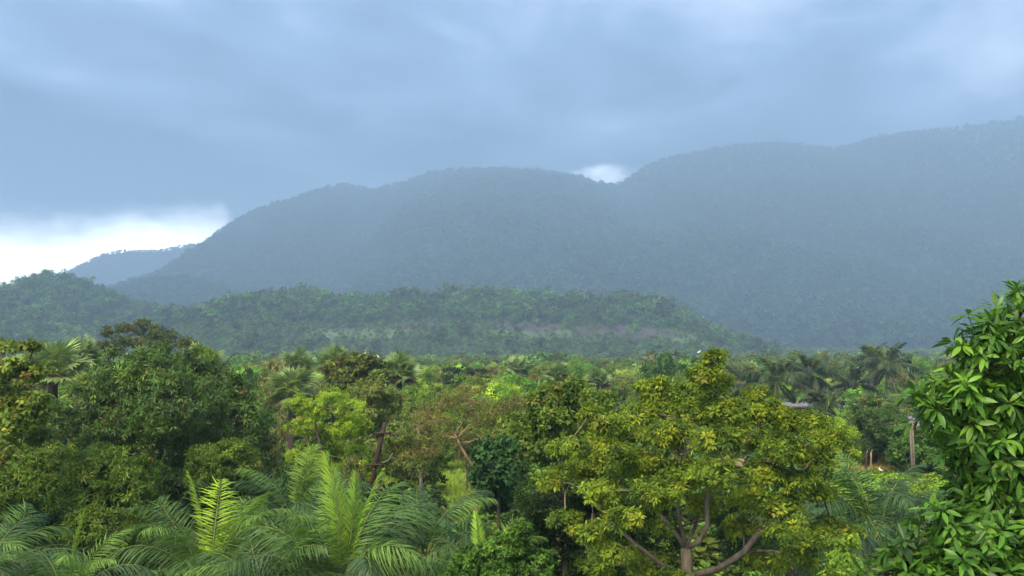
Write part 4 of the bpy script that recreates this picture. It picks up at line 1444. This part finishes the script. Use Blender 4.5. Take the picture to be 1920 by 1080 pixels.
HAND = [
    (145, 627, 128, 44, 'dark', 'dark_tree', 'small dark upright tree left of the broad dry spreading tree'),
    (520, 668, 80, 95, 'brown', 'dry_bush', 'large brown-olive bush between the big mango tree and the fan palms'),
    (498, 735, 58, 85, 'brown', 'dry_bush', 'brown dry bush touching the right side of the big mango tree'),
    (470, 688, 95, 60, 'dark', 'dark_tree', 'dark tree just behind the right shoulder of the big mango tree'),
    (590, 715, 75, 70, 'brown', 'dry_bush', 'brown bush under the two fan palms left of the vine-covered tree'),
    (60, 682, 62, 120, 'olive', 'olive_tree', 'olive tree behind the yellowing tree at the left edge'),
    (120, 715, 52, 110, 'olive', 'olive_tree', 'olive bush left of the big mango tree, under the fan palm'),
    (185, 672, 78, 90, 'sage', 'pale_tree', 'pale green tree behind the left side of the big mango tree'),
    (230, 668, 95, 70, 'green', 'green_tree', 'green tree half hidden behind the top left of the big mango tree'),
    (30, 730, 45, 100, 'olive', 'olive_tree', 'olive bush low at the left edge behind the yellowing tree'),
    (150, 775, 44, 80, 'olive', 'olive_tree', 'olive bush against the left side of the big mango tree'),
    (775, 698, 98, 70, 'lime', 'lime_tree', 'light green tree right of the fan palm with the dark shaggy trunk'),
    (760, 738, 78, 95, 'olive', 'cashew_bush', 'olive bush below the light green tree, left of the bare tree'),
    (805, 728, 92, 85, 'olive', 'cashew_bush', 'olive bush behind the left end of the bare tree'),
    (852, 736, 80, 100, 'olive', 'cashew_bush', 'olive bush right behind the crown of the bare tree'),
    (908, 728, 86, 90, 'green', 'cashew_bush', 'green bush behind the right half of the bare tree'),
    (955, 716, 88, 80, 'green', 'cashew_bush', 'taller green bush behind the right end of the bare tree'),
    (998, 738, 70, 80, 'olive', 'cashew_bush', 'olive bush left of the creeper-hung tree'),
    (820, 756, 66, 95, 'green', 'cashew_bush', 'green bush seen through the left branches of the bare tree'),
    (925, 758, 64, 95, 'olive', 'cashew_bush', 'olive bush seen through the right branches of the bare tree'),
    (755, 775, 60, 60, 'dark', 'dark_tree', 'very dark bush between the drooping tree and the bare tree'),
    (790, 790, 56, 70, 'dark', 'dark_tree', 'dark bush under the left branches of the bare tree'),
    (960, 790, 54, 70, 'olive', 'cashew_bush', 'olive bush under the right branches of the bare tree'),
    (875, 800, 58, 70, 'brown', 'dry_bush', 'brown bush behind the bent trunk of the bare tree'),
    (830, 686, 150, 70, 'brown', 'dry_tree', 'brown dry tree just left of the dark tiered tree'),
    (928, 684, 152, 66, 'brown', 'dry_tree', 'brown dry tree just right of the dark tiered tree'),
    (905, 712, 112, 70, 'dark', 'dark_tree', 'low dark bush in front of the dark tiered tree'),
    (1005, 672, 165, 64, 'olive', 'olive_tree', 'olive tree right of the far pale fan palm'),
    (1092, 666, 150, 50, 'green', 'green_tree', 'tall green tree behind the fan palm with the dark trunk'),
    (1150, 672, 158, 66, 'olive', 'olive_tree', 'olive tree midway between the fan palms and the big round dark tree'),
    (1180, 700, 118, 80, 'olive', 'olive_tree', 'olive tree in front of the big round dark tree, left side'),
    (1105, 720, 92, 80, 'green', 'green_tree', 'green bush under the small fan palm'),
    (1025, 700, 100, 60, 'green', 'green_tree', 'green bush left of the fan palm with the dark trunk'),
    (1240, 662, 150, 90, 'dark', 'dark_tree', 'left crown of the big round dark trees behind the yellow-green tree'),
    (1285, 656, 156, 90, 'dark', 'dark_tree', 'right crown of the big round dark trees behind the yellow-green tree'),
    (1390, 678, 162, 66, 'brown', 'dry_tree', 'brownish tree right of the spire of the yellow-green tree'),
    (1432, 668, 172, 60, 'olive', 'olive_tree', 'olive tree left of the pale coconut palm'),
    (1490, 675, 165, 50, 'olive', 'olive_tree', 'olive tree between the pale and the dark coconut palm'),
    (1562, 672, 165, 66, 'olive', 'olive_tree', 'olive tree right of the dark coconut palm'),
    (1585, 725, 120, 60, 'green', 'green_tree', 'green bush under the dark low coconut palm'),
    (1700, 690, 140, 44, 'brown', 'dry_tree', 'small brown tree right of the tallest coconut palm'),
    (1745, 705, 112, 70, 'olive', 'olive_tree', 'olive tree just left of the close mango tree'),
    (1500, 740, 118, 70, 'green', 'green_tree', 'green bush behind the small brown house'),
    (1700, 755, 92, 70, 'olive', 'olive_tree', 'olive bush below the leaning bare stick, left of the close mango tree'),
    (1800, 720, 90, 120, 'olive', 'olive_tree', 'olive tree mostly hidden behind the close mango tree'),
    (1440, 790, 66, 90, 'green', 'green_tree', 'green bush behind the right half of the yellow-green tree'),
    (1530, 805, 60, 70, 'green', 'green_tree', 'green bush at the right edge of the yellow-green tree'),
    (1350, 770, 70, 90, 'olive', 'olive_tree', 'olive bush seen through the centre of the yellow-green tree'),
    (1250, 770, 60, 110, 'olive', 'olive_tree', 'olive bush seen through the left half of the yellow-green tree'),
    (1150, 770, 55, 100, 'dark', 'dark_tree', 'dark bush behind the left shoulder of the yellow-green tree'),
    (655, 845, 42, 70, 'brown', 'dry_bush', 'brown twiggy bush at the foot of the feathery tree'),
    (540, 835, 46, 80, 'dark', 'dark_tree', 'dark bush between the big mango tree and the feathery tree'),
]
for a in HAND:
    plain_tree(a[0], a[1], a[2], a[3], a[4], a[5], a[6], 'bush' if 'bush' in a[5] or 'bush' in a[6] else 'tree')

ZONES = [(-200, 130, 'behind the yellowing tree'), (130, 480, 'behind the big mango'), (480, 720, 'behind the vine-covered tree'), (720, 860, 'left of the tiered tree'), (860, 1010, 'behind the tiered tree'),
         (1010, 1200, 'behind the dark-trunked fan palm'), (1200, 1380, 'behind the yellow-green tree'), (1380, 1560, 'behind the dark coconut palm'), (1560, 1720, 'behind the tallest coconut palm'), (1720, 2200, 'behind the close mango')]
ADJ = {'olive': ('olive', 'olive_tree'), 'green': ('fresh green', 'green_tree'), 'dark': ('dark green', 'dark_tree'), 'brown': ('brownish', 'dry_tree'), 'lime': ('light green', 'lime_tree'), 'sage': ('pale sage', 'pale_tree')}
FILL = []
D = 92.0
rf = np.random.default_rng(66)
while D < 262:
    step = 4.6 + D * 0.018
    half = D * 0.53
    for x in np.arange(-half, half, step):
        x = x + rf.normal(0, step * 0.28)
        Dj = D + rf.normal(0, step * 0.3)
        px = 960 + x / Dj * FPX
        if px < -120 or px > 2080:
            continue
        if 1470 < px < 1640 and Dj < 150:
            continue
        if Dj < 112 and (px > 1010 or px < 430):
            continue
        h = rf.uniform(3.6, 6.0) if Dj < 150 else rf.uniform(4.4, 7.0)
        if 1380 < px < 1720:
            h *= 0.62
        kind = ['olive', 'green', 'dark', 'brown', 'lime', 'sage'][rf.choice(6, p=[.35, .27, .05, .12, .10, .11])]
        zone = [z[2] for z in ZONES if z[0] <= px < z[1]][0]
        row = 'in nearer rows' if Dj < 140 else 'in middle rows' if Dj < 200 else 'in far rows'
        top = HORIZON + (CAM_H - h - float(gz(Dj))) * FPX / Dj
        ad, nm = ADJ[kind]
        FILL.append((f'{ad} tree', f'{row} {zone}', px, plain_tree(px, top, Dj, rf.uniform(4.2, 7.0) * FPX / Dj, kind, nm, '-', 'tree', f'{ad} trees {row} {zone}')))
    D += step * 1.35
ORD = ['leftmost', 'second', 'third', 'fourth', 'fifth', 'sixth', 'seventh', 'eighth', 'ninth', 'tenth', 'eleventh', 'twelfth', 'thirteenth', 'fourteenth', 'fifteenth']
by = {}
for t, w, px, o in FILL:
    by.setdefault((t, w), []).append((px, o))
for (t, w), lst in by.items():
    lst.sort(key=lambda q: q[0])
    for i, (px, o) in enumerate(lst):
        o['label'] = f'{t} {w}' if len(lst) == 1 else f'leftmost {t} {w}' if i == 0 else f'{ORD[i]} {t} from the left {w}'


# ------------------------------------------------------------------ low growth (stuff)
BUSH = proto_collection('low_bush_shapes', [canopy_mesh('low_bush', 150, 0.20, [(0.07, 0.12, 0.03), (0.10, 0.15, 0.04), (0.05, 0.09, 0.03)], 400 + i, 5, material=M_FAR, trunk=False) for i in range(4)])
CROP = proto_collection('crop_shapes', [canopy_mesh('crop_plant', 120, 0.26, [(0.15, 0.24, 0.04), (0.19, 0.27, 0.05), (0.12, 0.20, 0.035)], 420 + i, 4, material=M_FAR, trunk=False) for i in range(3)])


def tuft_mesh(name, cols, seed):
    rg = np.random.default_rng(seed)
    n = 46
    o = np.concatenate([rg.normal(0, 0.22, (n, 2)), np.zeros((n, 1))], 1)
    d = nrm(np.concatenate([rg.normal(0, 0.35, (n, 2)), np.ones((n, 1))], 1))
    tpl = leaf_tpl(0.07, 0.005, 0.0, 2, 0.3)
    tpl[0][:, 2] += -0.35 * tpl[0][:, 0] ** 2
    g = Geo()
    stamp(g, *tpl, o, frames(d, rg.normal(size=(n, 3))), rg.uniform(0.6, 1.1, n), palette(cols, np.ones(len(cols)), n, rg))
    return g.mesh(name, M_FAR)


GRASS = proto_collection('grass_shapes', [tuft_mesh('grass_tuft', [(0.19, 0.28, 0.06), (0.15, 0.24, 0.05), (0.23, 0.28, 0.08)], 440 + i) for i in range(3)])
DRYGR = proto_collection('dry_grass_shapes', [tuft_mesh('dry_tuft', [(0.22, 0.17, 0.08), (0.17, 0.16, 0.06), (0.28, 0.22, 0.12)], 450 + i) for i in range(3)])


def low_growth():
    rg = np.random.default_rng(88)

    def area(x0, x1, y0, y1, n):
        return np.stack([rg.uniform(x0, x1, n), rg.uniform(y0, y1, n), np.full(n, -0.15)], 1)
    p = area(-66, 72, 30, 118, 5900)
    px = 960 + p[:, 0] / p[:, 1] * FPX
    field = (px > 1545) & (px < 1780) & (p[:, 1] > 40) & (p[:, 1] < 74)
    clear = (px > 815) & (px < 925) & (p[:, 1] > 46) & (p[:, 1] < 72)
    ok = ~field & ~clear & (px > -120) & (px < 2200)
    p = p[ok]
    h = rg.uniform(0.5, 1.7, len(p))
    scatter('undergrowth', p, np.stack([h * 1.6, h * 1.6, h], 1), BUSH, 'tangled green undergrowth between the trees', 'undergrowth', 11)
    p = area(13, 31, 38, 64, 3600)
    px = 960 + p[:, 0] / p[:, 1] * FPX
    p = p[(px > 1530) & (px < 1800)]
    h = rg.uniform(0.35, 0.7, len(p))
    scatter('crop_field', p, np.stack([h * 1.5, h * 1.5, h], 1), CROP, 'bright green leafy crop in front of the utility pole', 'crop', 12)
    p = area(-8, 2, 45, 74, 2600)
    scatter('clearing_grass', p, rg.uniform(0.25, 0.5, len(p)), GRASS, 'yellow-green grass in the clearing below the bare tree', 'grass', 13)
    p = area(15, 32, 63, 72, 1500)
    scatter('dry_grass', p, rg.uniform(0.4, 0.85, len(p)), DRYGR, 'brown dry grass in front of the mud hut', 'grass', 14)


low_growth()


# ------------------------------------------------------------------ buildings
def wall_box(parent, name, x0, x1, y0, y1, z0, z1, m):
    g = Geo()
    box(g, x0, x1, y0, y1, z0, z1)
    return link(name, g.mesh(name, m), parent)


M_RUSTTIN = plain_material('weathered_tin', (0.10, 0.09, 0.09), (0.26, 0.25, 0.26), 1.1, rough=0.6, bump=0.05, spec=0.3)


def tin_roof(parent, w, d, z_lo, z_hi, m, y0=0.0, sheets=6, name='roof'):
    """mono-pitch roof of corrugated sheets: each sheet is a piece"""
    g = Geo()
    box(g, -w / 2 + .05, w / 2 - .05, y0 + 0.02, y0 + d - .02, z_lo - 0.10, z_lo - 0.05)
    roof = link(name, g.mesh(name, M_WOOD), parent)
    sw = w / sheets
    n = 9
    g = Geo()
    xs = np.linspace(-sw / 2, sw / 2, n)
    zz = 0.025 * np.cos(np.arange(n) * math.pi)
    v = [(x, 0, z) for x, z in zip(xs, zz)] + [(x, d, z + z_hi - z_lo) for x, z in zip(xs, zz)]
    f = []
    for i in range(n - 1):
        f += [(i, i + 1, n + i + 1), (i, n + i + 1, n + i)]
    me = g.add(v, f).mesh('roof_sheet', m)
    for i in range(sheets):
        o = link('roof_sheet', me, roof, (-w / 2 + sw * (i + 0.5), y0, z_lo + 0.012 * (i % 2)))
        o.rotation_euler = (rgp.normal(0, 0.008), 0, 0)
    return roof


def house(px, py_base, D, name, label, w, d, h, wall_m, roof_m, door=True, eave=0.5, pitch=0.8, rz=0.0, z0=None):
    c = P(px, py_base, D)
    z0 = float(gz(D)) if z0 is None else z0
    root = thing(name, label, 'house', (c[0], D, z0), None, rz)
    t = 0.2
    # front wall with a door and a window opening
    g = Geo()
    dx0, dx1, wx0, wx1 = -w * 0.12, -w * 0.12 + 0.85, w * 0.2, w * 0.2 + 0.8
    box(g, -w / 2, dx0, 0, t, -0.2, h)
    dh = min(2.0, h - 0.15)
    box(g, dx0, dx1, 0, t, dh, h)
    box(g, dx1, wx0, 0, t, -0.2, h)
    w0, w1 = h * 0.45, h * 0.85
    box(g, wx0, wx1, 0, t, -0.2, w0)
    box(g, wx0, wx1, 0, t, w1, h)
    box(g, wx1, w / 2, 0, t, -0.2, h)
    box(g, -w / 2, -w / 2 + t, t, d, -0.2, h)
    box(g, w / 2 - t, w / 2, t, d, -0.2, h)
    box(g, -w / 2 + t, w / 2 - t, d - t, d, -0.2, h)
    link('wall', g.mesh('wall', wall_m), root)
    wall_box(root, 'door', dx0 + .02, dx1 - .02, 0.08, 0.12, 0, dh - 0.02, M_WOOD)
    wd = wall_box(root, 'window', wx0 + .02, wx1 - .02, 0.10, 0.13, w0 + .02, w1 - .02, M_DARK)
    wall_box(wd, 'sill', wx0 - .05, wx1 + .05, -0.05, -0.004, w0 - .06, w0, M_WOOD)
    tin_roof(root, w + 2 * 0.35, d + 2 * eave, h + 0.12, h + 0.12 + pitch, roof_m, -eave)
    return root


house(1508, 785, 112, 'small_house', 'small brown house with a grey tin roof below the dark coconut palm', 3.2, 3.0, 1.35, M_MUD, M_RUSTTIN, rz=0.15, pitch=0.25)
house(1597, 780, 118, 'small_house', 'small house with a pale roof beside the flowering tree', 2.4, 2.4, 1.0, M_WHITE, M_TEALTIN, rz=-0.2, pitch=0.35)
house(1758, 790, 84, 'small_house', 'house with a dark grey roof showing left of the close mango tree', 3.6, 3.4, 1.35, M_REDMUD, M_RUSTTIN, rz=0.1, pitch=0.6)
house(1408, 905, 57, 'mud_house', 'tan mud-walled house seen through the yellow-green tree', 2.8, 3.2, 1.36, M_MUD, M_WOOD, rz=0.05, pitch=0.06, eave=0.1)
house(1680, 636, 1560, 'small_house', 'tiny white house far off at the foot of the mountain', 9, 7, 4.5, M_WHITE, M_TEALTIN, z0=float(H_MAIN.z(np.array([P(1680, 636, 1560)[0]]), np.array([1560.0]))[0]) + 3.5)


def mud_hut():
    D = 71
    c = P(1652, 880, D)
    root = thing('mud_hut', 'ruined reddish mud hut with a dark doorway under the flowering tree', 'hut', (c[0], D, 0))
    g = Geo()
    box(g, -2.3, -0.05, 0, 0.25, -0.2, 1.55)
    box(g, 0.75, 1.5, 0, 0.25, -0.2, 1.3)
    box(g, -0.05, 0.75, 0, 0.25, 1.45, 1.75)
    box(g, -2.3, -2.05, 0.25, 3, -0.2, 1.5)
    box(g, 1.25, 1.5, 0.25, 3, -0.2, 1.2)
    box(g, -2.05, 1.25, 2.75, 3, -0.2, 1.6)
    link('wall', g.mesh('wall', M_REDMUD), root)
    g = Geo()
    rg = np.random.default_rng(5)
    for i in range(26):
        x = -2.6 + i * 0.17
        tube(g, [(x, -0.4, 1.45 + rg.normal(0, .03)), (x + rg.normal(0, .05), 1.5, 1.9), (x + rg.normal(0, .05), 3.3, 1.6)], [0.09, 0.10, 0.09], 5)
    link('roof', g.mesh('roof', M_THATCH, True), root)
    # brush pile leaning on the wall
    b = thing('brush_pile', 'pinkish-brown heap of cut sticks against the mud hut', 'brushwood', (c[0] + 0.7, D - 3.6, 0))
    for i in range(60):
        a, r = rg.random() * 6.28, rg.random() ** 0.5 * 0.9
        L = rg.uniform(0.9, 1.7)
        p0 = np.array([r * math.cos(a) * 1.1, r * math.sin(a) * 0.6, 0.0])
        d = nrm(np.array([-p0[0] * 0.8 + rg.normal(0, .35), -p0[1] * .6 + rg.normal(0, .25), 1.1]))
        g = Geo()
        tube(g, [p0, p0 + d * L * .5 + rg.normal(0, .04, 3), p0 + d * L], [0.028, 0.022, 0.012], 5)
        link('stick', g.mesh('stick', M_STICK), b)
    for px, y0, y1, nm in ((1633, 882, 848, 'golden wooden post standing left of the mud hut doorway'), (1624, 880, 850, 'dark wooden post at the left corner of the mud hut')):
        q = P(px, y0, 63)
        h = P(px, y1, 63)[2]
        t = thing('wooden_post', nm, 'post', (q[0], 63, 0))
        trunk_part(t, h, 0.075, 0.06, M_WOOD if px == 1633 else M_DARKBARK, (0.03, 0), sides=7)
        t.children[0].name = 'post'
        g = Geo()
        tube(g, [(0.03, 0, h - 0.02), (0.12, 0, h + 0.16)], [0.04, 0.03], 6)
        link('fork', g.mesh('fork', M_WOOD), t)


mud_hut()


# ------------------------------------------------------------------ poles
def utility_pole():
    D = 60.0
    c = P(1713.5, 905, D)
    top = P(1710, 788, D)[2]
    root = thing('utility_pole', 'grey-brown utility pole standing at the far side of the crop field', 'pole', (c[0], D, 0))
    g = Geo()
    r0, r1 = 0.115, 0.095
    lean = -0.10
    # H-section pole: two flanges and a recessed web, as one tapered body
    for (a, b, y0, y1) in ((-1, -0.35, -1, 1), (0.35, 1, -1, 1), (-0.35, 0.35, -0.45, 0.45)):
        v = []
        for z, r, s in ((-0.3, r0, 0), (top, r1, lean)):
            v += [(a * r + s, y0 * r, z), (b * r + s, y0 * r, z), (b * r + s, y1 * r, z), (a * r + s, y1 * r, z)]
        f = []
        for j in range(4):
            k = (j + 1) % 4
            f += [(j, k, 4 + k), (j, 4 + k, 4 + j)]
        f += [(4, 5, 6), (4, 6, 7), (0, 2, 1), (0, 3, 2)]
        g.add(v, f)
    link('shaft', g.mesh('shaft', M_CONCRETE), root)
    for x in (-0.13, 0.17):
        g = Geo()
        tube(g, [(x + lean, 0, top - 0.25), (x + lean, 0, top - 0.19), (x + lean, 0, top - 0.13), (x + lean, 0, top - 0.09)], [0.02, 0.05, 0.045, 0.025], 8)
        link('insulator', g.mesh('insulator', M_CONCRETE, True), root)
    far = P(1430, 765, 92)
    for i, x in enumerate((-0.13, 0.17)):
        a = np.array([c[0] + x + lean, D, top - 0.10])
        b = far + np.array([x, 0, 0.2])
        u = np.linspace(0, 1, 14)[:, None]
        pts = a * (1 - u) + b * u - np.array([0, 0, 1.0]) * (0.8 * 4 * u * (1 - u))
        g = Geo()
        tube(g, pts - a, np.full(14, 0.008), 4)
        w = link('power_line', g.mesh('power_line', M_WIRE), None, a)
        w['label'] = ('upper' if i else 'lower') + ' thin dark wire running left from the utility pole'
        w['category'] = 'wire'


utility_pole()


def leaning_post():
    D = 43
    a, b = P(702, 878, D), P(722, 792, D)
    root = thing('leaning_post', 'dark leaning post with short crosspieces among the bushes left of the bare tree', 'post', (a[0] - 0.35, D, 0))
    base = np.array([a[0] - 0.35, D, 0])
    g = Geo()
    tube(g, np.array([base + (0, 0, -.2), a, (a + b) / 2, b]) - base, [0.13, 0.12, 0.11, 0.095], 9)
    link('shaft', g.mesh('shaft', M_RUST, True), root)
    for px, py, w in ((718, 812, 0.36), (702, 872, 0.40)):
        q = P(px, py, D - 0.13) - base
        g = Geo()
        box(g, q[0] - w, q[0] + w, q[1] - 0.05, q[1] + 0.05, q[2] - 0.045, q[2] + 0.045)
        link('crosspiece', g.mesh('crosspiece', M_RUST), root)
    q = P(716, 868, D - 0.2) - base
    g = Geo()
    tube(g, [q, q + (0.28, 0, 0.10), q + (0.45, 0, 0.42)], [0.035, 0.03, 0.02], 6)
    link('bracket', g.mesh('bracket', M_CONCRETE, True), root)


leaning_post()


def dead_sticks():
    for px0, y0, px1, y1, D, r, lab in ((1688, 742, 1668, 706, 112, 0.055, 'bare leaning dead stem right of the tallest coconut palm'), (790, 880, 784, 800, 50, 0.10, 'upright creeper-covered dead trunk left of the bare tree')):
        a, b = P(px0, y0, D), P(px1, y1, D)
        base = np.array([a[0], D, 0.0])
        root = thing('dead_stem', lab, 'dead tree', base)
        g = Geo()
        tube(g, np.array([base + (0, 0, -.2), a * 0.6 + base * 0.4, a * 0.3 + b * 0.7, b]) - base, [r, r * .9, r * .7, r * .4], 7)
        link('trunk', g.mesh('trunk', M_STICK, True), root)
        g = Geo()
        m = a * 0.4 + b * 0.6 - base
        tube(g, [m, m + (0.35, 0, 0.3), m + (0.5, 0, 0.75)], [r * .4, r * .3, r * .12], 5)
        link('branch', g.mesh('branch', M_STICK, True), root)


dead_sticks()


# banana plants beside the flowering tree
def banana(px, py, D, label, seed):
    rg = np.random.default_rng(seed)
    c = P(px, py, D)
    root = thing('banana_plant', label, 'plant', (c[0], D, 0), 'banana plants by the houses')
    trunk_part(root, c[2], 0.14, 0.08, M_RIB, sides=8)
    tpl = leaf_tpl(0.26, 0.05, 0.55, 5, 0.5)
    for i in range(8):
        g = Geo().add(tpl[0], tpl[1], (1, 1, 1))
        if i == 0:
            me = g.mesh('leaf', M_LEAF, True)
        o = link('leaf', me, root, (0, 0, c[2]))
        o.rotation_euler = (rg.normal(0, .2), -R(rg.uniform(25, 75)), i * 2.4)
        s = rg.uniform(1.5, 2.2)
        o.scale = (s, s, s)
        o.color = (*(np.array((0.12, 0.22, 0.05)) * math.exp(rg.normal(0, .15))), 1)


banana(1596, 800, 84, 'bright banana plant in front of the pale-roofed house', 1)
banana(1578, 795, 88, 'banana plant just left of the brighter one', 2)
banana(1520, 790, 98, 'banana plant in front of the small brown house', 3)


# ------------------------------------------------------------------ birds
def bird(name, label, cat, foot, s, head_up, face=1):
    root = thing(name, label, cat, foot)
    g = Geo()
    pts = np.array([(-0.42, 0, 0.30), (-0.25, 0, 0.36), (0, 0, 0.44), (0.16, 0, 0.55), (0.20, 0, 0.68), (0.14, 0, 0.68 + 0.22 * head_up), (0.19, 0, 0.74 + 0.30 * head_up), (0.27, 0, 0.76 + 0.30 * head_up)]) * s
    pts[:, 0] *= face
    tube(g, pts, np.array([0.02, 0.09, 0.145, 0.11, 0.05, 0.035, 0.05, 0.02]) * s, 10)
    link('body', g.mesh('body', M_FEATHER, True), root)
    g = Geo()
    tube(g, [pts[-1] - (0.02 * s * face, 0, 0), pts[-1] + (0.16 * s * face, 0, -0.02 * s)], [0.018 * s, 0.003], 6)
    link('beak', g.mesh('beak', M_BEAK), root)
    for y in (-0.05, 0.05):
        g = Geo()
        tube(g, [(0, y * s, 0.36 * s), (0.02 * s * face, y * s, 0.18 * s), (0, y * s, 0), (0.07 * s * face, y * s, 0)], [0.014 * s] * 3 + [0.008 * s], 5)
        link('leg', g.mesh('leg', M_DARKBARK), root)


bird('white_egret', 'white egret perched on top of the vine-covered tree', 'bird', P(683, 668, 79.5), 0.46, 1.0)
bird('white_egret', 'small white egret on the treetop right of the larger egret', 'bird', P(709, 672, 79.5), 0.30, 0.6, -1)
bird('white_egret', 'white bird on the big round dark tree behind the yellow-green tree', 'bird', P(1311, 664, 155), 0.7, 0.6)
bird('white_hen', 'small white hen in the grass in front of the mud hut', 'bird', P(1651, 884, 62) * (1, 1, 0) + (0, 0, 0.45), 0.42, 0.2, -1)

# ------------------------------------------------------------------ haze
def build_haze():
    g = Geo()
    box(g, -5000, 5000, -300, 6400, -16, 850)
    m, k = mat('haze')
    v = k.n('ShaderNodeVolumePrincipled')
    v.inputs['Color'].default_value = (0.445, 0.68, 1.0, 1)
    v.inputs['Density'].default_value = 0.0004
    v.inputs['Anisotropy'].default_value = 0.0
    o = k.n('ShaderNodeOutputMaterial')
    k.put(o.inputs['Volume'], v.outputs[0])
    link('haze', g.mesh('haze', m), kind='stuff')


build_haze()
